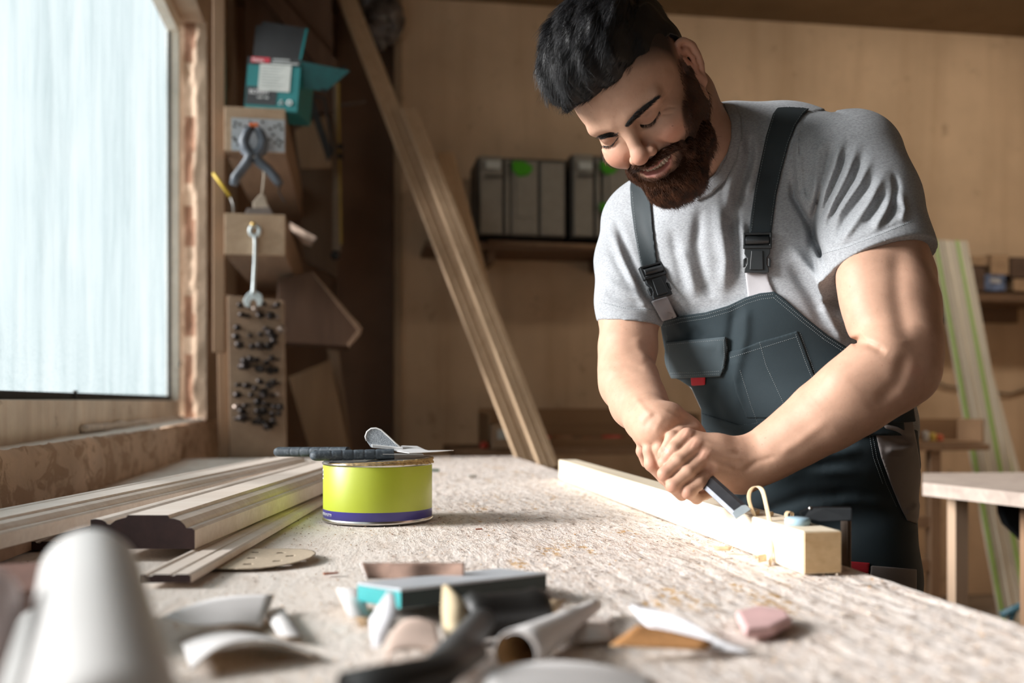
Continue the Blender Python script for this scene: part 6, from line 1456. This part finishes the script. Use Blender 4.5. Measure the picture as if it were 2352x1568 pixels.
# folds on the sleeve, chest and below the strap (raised and sunk)
FOLD = [([(1885, 430), (1868, 500), (1862, 575)], -.0045, 9), ([(1900, 312), (1880, 345), (1872, 410), (1868, 500)], .0018, 7),
 ([(1912, 320), (1900, 380), (1885, 440), (1872, 520)], -.0030, 7), ([(1935, 318), (1916, 385), (1890, 450), (1876, 510)], .0032, 7),
 ([(1948, 330), (1930, 390), (1900, 460), (1880, 520)], -.0032, 7), ([(1970, 335), (1945, 400), (1915, 460), (1888, 515)], .0034, 7),
 ([(1985, 345), (1962, 410), (1925, 470), (1895, 540)], -.0030, 7), ([(2002, 365), (1975, 420), (1935, 475), (1905, 520)], .0030, 7),
 ([(2008, 400), (1985, 440), (1945, 500), (1918, 545)], -.0028, 8), ([(2030, 400), (2000, 460), (1955, 525), (1932, 555)], .0030, 8),
 ([(2035, 430), (2012, 480), (1985, 520)], -.0028, 8), ([(2050, 450), (2030, 490), (2005, 530)], .0028, 8),
 ([(2052, 395), (2060, 430), (2050, 490), (2030, 520)], -.0026, 7), ([(2070, 440), (2078, 480), (2070, 510)], .002, 7),
 ([(1820, 400), (1822, 450), (1850, 500), (1880, 570), (1905, 630)], -.0045, 8), ([(1838, 290), (1832, 350), (1838, 430), (1860, 500)], .003, 8),
 ([(1700, 290), (1702, 350), (1680, 420), (1665, 500)], .0030, 10), ([(1720, 300), (1722, 360), (1700, 430), (1690, 480)], -.0032, 10),
 ([(1742, 300), (1735, 380), (1715, 450)], .0022, 9), ([(1650, 450), (1655, 520), (1668, 600), (1660, 680)], .0040, 13), ([(1685, 480), (1690, 560), (1690, 650)], -.0038, 13),
 ([(1610, 470), (1600, 560), (1615, 640), (1640, 690)], -.0035, 12), ([(1560, 560), (1580, 620), (1600, 690)], .0026, 12), ([(1700, 500), (1712, 560), (1712, 620)], .0030, 9),
 ([(1540, 520), (1560, 600), (1575, 680)], -.0024, 12), ([(1400, 520), (1430, 600), (1470, 680), (1500, 725)], .0030, 9), ([(1412, 500), (1450, 600), (1490, 690)], -.0026, 8),
 ([(1385, 640), (1430, 665), (1480, 690)], .0014, 8), ([(1388, 670), (1430, 690), (1480, 705)], -.0014, 8), ([(1395, 560), (1440, 640), (1490, 690)], -.0020, 9),
 ([(1815, 560), (1870, 640), (1930, 730)], .0035, 12), ([(1810, 600), (1860, 680), (1900, 760)], -.0035, 12), ([(1900, 640), (1940, 700), (1960, 760)], .0030, 10), ([(1875, 700), (1910, 740), (1940, 790)], .0030, 10)]
# the hem bands and seam
FOLD += [([(1700, 246), (1704, 300), (1688, 365), (1655, 425), (1625, 455)], -.0016, 3),
 ([(1888, 575), (1950, 560), (2030, 528), (2100, 500)], -.0009, 2.4), ([(1855, 262), (1838, 310), (1834, 380), (1840, 440), (1868, 510)], -.0014, 2.6),
         ([(1384, 690), (1440, 706), (1505, 708)], -.0009, 2.4), ([(1858, 258), (1900, 254), (1945, 262)], -.0014, 2.4)]
for a in FOLD: T.stroke(a[0], a[1] * 2.0, a[2] * 1.05)
def npx(px, py, d, nx, ny, nz): return cam3(px, py, d), np.array([nx, ny, nz], float)
def plane(p0, n):
    n = np.asarray(n, float); n = (n / np.linalg.norm(n)).astype(np.float32); p0 = np.asarray(p0, np.float32)
    return lambda p: (p - p0) @ n
axL = cam3(2020, 600, 1.395) - cam3(1985, 470, 1.43); axL[0] += .012
axR = cam3(1447, 720, 1.575) - cam3(1450, 600, 1.62); axR /= np.linalg.norm(axR); axR = axR + np.array([-.03, .05, 0])
cutL = plane(cam3(2008, 574, 1.34), axL); cutR = plane(cam3(1445, 737, 1.53), np.array([-.10, .0, -1.]))
neckhole = Ops(); neckhole.chain([(1560, 200, 1.48, 76), (1596, 300, 1.50, 66), (1606, 370, 1.51, 46)], .015)
nh2 = Ops(); nh2.chain([(1500, 330, 1.40, 66), (1572, 372, 1.46, 62)], .02)
armvoid = Ops(); armvoid.chain([(a, b, c, r + 4) for a, b, c, r in armL[2:]], .02)
armvoid.chain([(a, b, c, r + 3) for a, b, c, r in armR[2:]], .02)
def sleeve_zone(p):
    q = np.maximum(cutL(p), -cap(cam3(2014, 560, 1.40), cam3(2060, 760, 1.36), .13, .13)(p) * 0 - 1)
    return q
capL = cap(cam3(2012, 575, 1.40), cam3(2040, 700, 1.36), .10, .10); capR = cap(cam3(1446, 735, 1.575), cam3(1444, 800, 1.55), .072, .075)
leftcut = poly2d([(1470, 868), (1566, 868), (1590, 895), (1613, 945), (1613, 1030), (1470, 1030)])
def shirt_f(p, c=None, R=0):
    d = T.ev(p, c, R)
    d = np.maximum(d, -np.maximum(-cutL(p), capL(p)))        # cut the left sleeve square to the arm
    d = np.maximum(d, -np.maximum(-cutR(p), capR(p)))
    d = np.maximum(d, -np.maximum(armvoid.ev(p, c, R), np.maximum(np.abs(cutL(p)) - .012, capL(p) - .01)))
    d = np.maximum(d, -leftcut(p))
    d = -smin(-d, smin(neckhole.ev(p, c, R), nh2.ev(p, c, R), .012), .004)
    return d
ShirtF = Fn(shirt_f)
Vs, Qs_ = mesh_field(ShirtF, (.10, 1.20, -.12), (.66, 1.86, .48), VOX_S); Qs_ = orient(Vs, Qs_)
P_obj('tshirt', Vs, Qs_, SHIRT)
stree = BVHTree.FromPolygons([tuple(q) for q in Vs.astype(float)], [tuple(q) for q in Qs_.astype(int)])

# --- trousers
PT = Ops(); PT.ops = list(T0.ops[1:3])
PT.add(ell(cam3(1862, 1035, 1.575), (.158, .124, .15), TR), .025)
PT.chain([(1978, 1075, 1.55, 112), (1984, 1330, 1.53, 118), (1985, 1620, 1.52, 100)], .02)
PT.chain([(1780, 1090, 1.63, 130), (1775, 1330, 1.63, 118), (1790, 1620, 1.64, 100)], .02)
PT.add(ell(cam3(1975, 1050, 1.62), (.070, .08, .11), TR), .02)
for a in [([(1640, 1180), (1720, 1110), (1850, 1080), (1990, 1085)], .0060, 13), ([(1700, 1130), (1800, 1085), (1960, 1060)], -.0060, 14), ([(1720, 1190), (1850, 1140), (1980, 1135)], -.006, 15),
          ([(1790, 1090), (1880, 1040), (1990, 1035)], .006, 15), ([(1830, 1060), (1900, 1025), (1980, 1010)], -.005, 12), ([(1840, 1170), (1950, 1150), (2060, 1160)], .004, 14),
          ([(2020, 975), (2060, 985), (2095, 1005)], .004, 8), ([(2025, 1000), (2060, 1010), (2100, 1025)], -.004, 9), ([(2030, 1035), (2070, 1035), (2105, 1020)], .004, 9), ([(2080, 1180), (2100, 1172), (2112, 1150)], .003, 9)]: PT.stroke(*a)
waist = plane(cam3(1800, 955, 1.45), (.10, 0, 1.))
pcut2 = poly2d([(2099, 880), (2108, 985), (2119, 1100), (2121, 1200), (2200, 1230), (2400, 1230), (2400, 880)])
pcut = poly2d([(1480, 880), (1609, 880), (1612, 1010), (1630, 1060), (1480, 1060)])
pant_f = lambda p, c=None, R=0: np.maximum(np.maximum(PT.ev(p, c, R) - .002, waist(p)), -np.minimum(pcut(p), pcut2(p)))
Vp, Qp = mesh_field(Fn(pant_f), (.20, 1.32, -.50), (.80, 1.86, .02), .004); Qp = orient(Vp, Qp)
P_obj('trousers', Vp, Qp, DENIM)
# lower legs, boots below the bench (hidden from here, standing on the floor)
lg = Ops()
kz = {}
for px, d0 in ((1985, 1.52), (1790, 1.64)):
    top = cam3(px, 1560, d0); knee = np.array([top[0] - .005, d0 + .0, -.56]); ank = np.array([top[0] + .02, d0 + .04, -.93])
    lg.add(cap(top + np.array([0, 0, .04]), knee, .074, .064), .02); lg.add(cap(knee, ank, .064, .058), .02); kz[px] = ank
Vl, Ql = mesh_field(lg, (.20, 1.38, -1.02), (.72, 1.86, -.42), .005); P_obj('trouser_legs', Vl, orient(Vl, Ql), DENIM)
BOOT = plain('boot_leather', (.05, .032, .02), .5)
for px in kz:
    a = kz[px]; bo = Ops(); toe = np.array([-.19, -.06, 0])
    bo.add(cap(a + [0, 0, -.01], a + [0, 0, -.07], .050, .048), 0); bo.add(cap(a + np.array([.02, .01, -.066]), a + toe + [0, 0, -.072], .040, .036), .03)
    fl = plane((0, 0, -1.04), (0, 0, -1))
    ff = lambda p, c=None, R=0, bo=bo: np.maximum(bo.ev(p), fl(p))
    Vq, Qq = mesh_field(Fn(ff), a + [-.28, -.14, -.12], a + [.10, .12, .06], .005); P_obj('boot', Vq, orient(Vq, Qq), BOOT)

# --- bib, pockets, straps: cloth layers lying on the trunk, cut to their outlines
BT = Ops(); BT.ops = list(T0.ops) + list(PT.ops[2:]); BT.strokes = [([np.array(a, np.float32)][0], b, c) for a, b, c in
   [([(1690, 700), (1680, 770), (1670, 840)], -.004, 12), ([(1715, 700), (1712, 770), (1700, 830)], .003, 12), ([(1545, 740), (1590, 790), (1650, 800)], .002, 12), ([(1700, 800), (1685, 880), (1700, 950)], .0035, 14),
    ([(1650, 860), (1640, 920), (1660, 980)], -.003, 14), ([(1620, 780), (1600, 760), (1560, 770)], -.002, 10)]]
back = plane(cam3(1760, 780, 1.60) + NF * .005, -NF)
def layer(name, pts, h, mat, k=.0015, vox=None, parent=None, base=BT, dlo=1.30, dhi=1.75, th=None):
    pf = poly2d(pts); a = np.array(pts, float)
    def f(p, c=None, R=0):
        d = base.ev(p, c, R); d0 = d - h
        d0 = np.maximum(d0, back(p))
        if th: d0 = np.maximum(d0, -(d - (h - th)))
        return -smin(-d0, -pf(p), k)
    lo = np.min([cam3(a[:, 0].min() - 6, a[:, 1].max() + 6, d) for d in (dlo, dhi)], 0); hi = np.max([cam3(a[:, 0].max() + 6, a[:, 1].min() - 6, d) for d in (dlo, dhi)], 0)
    V_, Q_ = mesh_field(Fn(f), lo, hi, vox or VOX_S * .8); Q_ = orient(V_, Q_)
    o = P_obj(name, V_, Q_, mat, parent=parent)
    return o, BVHTree.FromPolygons([tuple(q) for q in V_.astype(float)], [tuple(q) for q in Q_.astype(int)])
bib_pts = [(1516, 737), (1560, 726), (1620, 717), (1672, 702), (1712, 683), (1745, 673), (1778, 669), (1800, 684), (1850, 728), (1900, 768), (1950, 800), (2000, 850), (2040, 905), (2075, 960), (2080, 1000), (1613, 1000), (1611, 940), (1588, 890), (1560, 872), (1530, 862), (1521, 800)]
bibo, bibt = layer('bib', bib_pts, .0070, DENIM)
_, _ = layer('waistband', [(1612, 948), (1700, 975), (1790, 965), (1900, 930), (2075, 925), (2098, 930), (2104, 968), (2010, 975), (1900, 985), (1790, 1002), (1700, 1005), (1613, 985)], .0088, DENIM)
fo, ft = layer('pocket_flap', [(1529, 785), (1600, 779), (1667, 773), (1671, 800), (1664, 845), (1655, 865), (1530, 870), (1526, 820)], .0125, DENIM2)
po, pt_ = layer('chest_pocket', [(1671, 806), (1700, 802), (1745, 784), (1790, 772), (1832, 759), (1845, 790), (1878, 880), (1880, 905), (1790, 960), (1715, 960), (1690, 900)], .0090, DENIM)
layer('red_tab', [(1586, 862), (1620, 860), (1620, 884), (1588, 886)], .0105, REDT)
# straps go over the shoulders
ST_ = Ops(); ST_.ops = list(T.ops)
strapL = [(1790, 240), (1858, 238), (1866, 244), (1846, 262), (1828, 288), (1812, 330), (1796, 390), (1783, 450), (1774, 520), (1770, 545), (1720, 541), (1724, 500), (1733, 440), (1746, 375), (1760, 310), (1775, 262)]
strapR = [(1450, 408), (1492, 440), (1497, 500), (1505, 570), (1512, 620), (1476, 628), (1468, 590), (1457, 530), (1449, 470), (1447, 430)]
so1, st1 = layer('strap', strapL, .0045, STRAP, base=ST_); so2, st2 = layer('strap', strapR, .0045, STRAP, base=ST_)
layer('strap_end', [(1711, 622), (1762, 628), (1768, 650), (1780, 675), (1718, 684)], .0050, LIGHTG, base=ST_)[0]
layer('strap_end', [(1495, 692), (1532, 680), (1556, 728), (1521, 738)], .0050, LIGHTG, base=ST_)
layer('collar_band', [(1662, 238), (1688, 240), (1702, 268), (1704, 320), (1692, 368), (1668, 412), (1634, 446), (1600, 462), (1592, 446), (1618, 430), (1648, 400), (1668, 362), (1679, 318), (1679, 280)], .0030, SHIRT, base=ST_)
# side panel of grey cloth, hip piping, thigh pocket
gp, gt = layer('side_panel', [(2014, 975), (2045, 952), (2090, 940), (2100, 985), (2112, 1050), (2118, 1120), (2120, 1160), (2106, 1203), (2084, 1196), (2068, 1165), (2045, 1110), (2024, 1050), (2012, 1000)], .0045, GREYT, base=PT, dhi=1.8)
layer('thigh_pocket', [(2000, 1298), (2106, 1307), (2106, 1420), (1990, 1420)], .0050, GREYT, base=PT)
layer('red_tab', [(1946, 1288), (1998, 1292), (1995, 1318), (1946, 1308)], .0058, REDT, base=PT)

# buckles: side-release clips with slot, release wings and strap bar
BUCK = plain('black_plastic', (.020, .023, .025), .38, var=.1)
def buckle(p0, ang, sc, tree, name='buckle'):
    h = tree.ray_cast(Vector((0, 0, 0)), Vector(cam3(p0[0], p0[1], 1)).normalized()); q, nn = h[0], h[1]
    ax = Vector((math.sin(ang), 0, -math.cos(ang))); nn = Vector(nn); ax = (ax - nn * ax.dot(nn)).normalized(); sd = nn.cross(ax).normalized()
    M = Matrix((sd, ax, nn)).transposed().to_4x4(); M.translation = q + nn * .0050
    bm = bmesh.new(); s = sc
    def pl(pts, z0, z1):
        pts = [(x * s, y * s) for x, y in pts]
        a = [bm.verts.new(M @ Vector((x, y, z0))) for x, y in pts]; b = [bm.verts.new(M @ Vector((x, y, z1))) for x, y in pts]; n = len(pts)
        bm.faces.new(a); bm.faces.new(b[::-1])
        for i in range(n): bm.faces.new((a[i], a[(i+1) % n], b[(i+1) % n], b[i]))
    body_ = [(-.019, .012), (.019, .012), (.019, .020), (.0145, .027), (.0145, .036), (.018, .043), (.018, .049), (-.018, .049), (-.018, .043), (-.0145, .036), (-.0145, .027), (-.019, .020)]
    pl(body_, 0, .0065)
    for sx in (-1, 1): pl([(sx * .0165, .026), (sx * .0205, .029), (sx * .0205, .041), (sx * .0165, .040)], .0005, .0055)
    pl([(-.0085, .016), (.0085, .016), (.010, .045), (-.010, .045)], .0065, .0085)
    pl([(-.021, -.011), (.021, -.011), (.021, -.0075), (-.021, -.0075)], 0, .008)
    pl([(-.021, .0085), (.021, .0085), (.021, .013), (-.021, .013)], 0, .009)
    for sx in (-1, 1): pl([(sx * .021, -.011), (sx * .021, .013), (sx * .0175, .013), (sx * .0175, -.011)], 0, .0082)
    pts = [M @ Vector((x * s, .001 * s, .0062)) for x in (-.0172, 0, .0172)]; tube(bm, pts, .0062 * s, 12)
    bmesh.ops.transform(bm, matrix=Matrix.Identity(4), verts=bm.verts)
    for v in bm.verts: v.co = Vector(c2w(np.array(v.co)) - np.array(person.location))
    o = bm_obj(name, bm, BUCK, person, bevel=.0009); return o
buckle((1741, 553), math.radians(-2), .98, stree)
buckle((1493, 627), math.radians(17), .92, stree)
# stitching: runs of short threads laid on the cloth
def stitches(name, paths, trees, step=4.6, r=.00030):
    bm = bmesh.new()
    for path in paths:
        P = np.array(path, float); sg = np.r_[0, np.cumsum(np.linalg.norm(np.diff(P, axis=0), axis=1))]; s = 0
        while s + step * .62 < sg[-1]:
            e = []
            for q in (s, s + step * .62):
                x = np.interp(q, sg, P[:, 0]); y = np.interp(q, sg, P[:, 1]); dirv = Vector(cam3(x, y, 1)).normalized(); best = None
                for t in trees:
                    h = t.ray_cast(Vector((0, 0, 0)), dirv)
                    if h[0] is not None and (best is None or h[3] < best[3]): best = h
                if best: e.append(np.array(best[0] + best[1] * r * .6))
            if len(e) == 2 and np.linalg.norm(e[0] - e[1]) < .02: tube(bm, [c2w(e[0]) - np.array(person.location), c2w(e[1]) - np.array(person.location)], r, 4)
            s += step
    tag(bm_obj(name, bm, THREAD, person), kind='stuff')
def off(path, d):
    P = np.array(path, float); T_ = np.gradient(P, axis=0); T_ /= np.linalg.norm(T_, axis=1, keepdims=True); return (P + np.stack([-T_[:, 1], T_[:, 0]], 1) * d).tolist()
topedge = [(1520, 737), (1560, 726), (1620, 717), (1672, 702), (1712, 683), (1745, 673), (1778, 669)]
sidee = [(1786, 674), (1850, 728), (1900, 768), (1950, 800)]
st_paths = [off(topedge, 6), off(topedge, 14), off(sidee, 6), off(sidee, 13), [(1616, 960), (1700, 983), (1790, 972), (1850, 955)], [(1616, 952), (1700, 976), (1790, 965), (1850, 948)],
            [(1700, 850), (1725, 930), (1745, 985)], [(1530, 745), (1534, 780)]]
stitches('bib_stitching', st_paths, [bibt, pt_, ft])
stitches('pocket_stitching', [[(1532, 791), (1600, 785), (1664, 780)], [(1534, 863), (1600, 861), (1654, 858)], [(1534, 857), (1600, 855), (1654, 852)], [(1662, 782), (1664, 815), (1658, 850)], [(1669, 776), (1670, 815), (1660, 860)], [(1536, 795), (1537, 855)],
    [(1678, 821), (1745, 800), (1832, 773)], [(1745, 786), (1760, 840), (1810, 948)], [(1828, 768), (1850, 830), (1870, 880)], [(1838, 765), (1862, 830), (1880, 878)]], [ft, pt_, bibt])
stitches('strap_stitching', [off(strapL[2:9], 4), [(1726, 530), (1737, 440), (1750, 375), (1764, 310), (1779, 262)], [(1452, 440), (1461, 530), (1472, 600)]], [st1, st2], 6)
ptree = BVHTree.FromPolygons([tuple(q) for q in Vp.astype(float)], [tuple(q) for q in Qp.astype(int)])
stitches('hip_stitching', [[(2003, 990), (2014, 1050), (2035, 1110), (2060, 1165)], [(1996, 992), (2006, 1050), (2028, 1112)]], [gt, ptree])
stitches('hem_stitching', [[(1890, 583), (1950, 566), (2030, 535), (2100, 506)], [(1386, 695), (1440, 709), (1508, 711)]], [stree], 4.5, .0003)
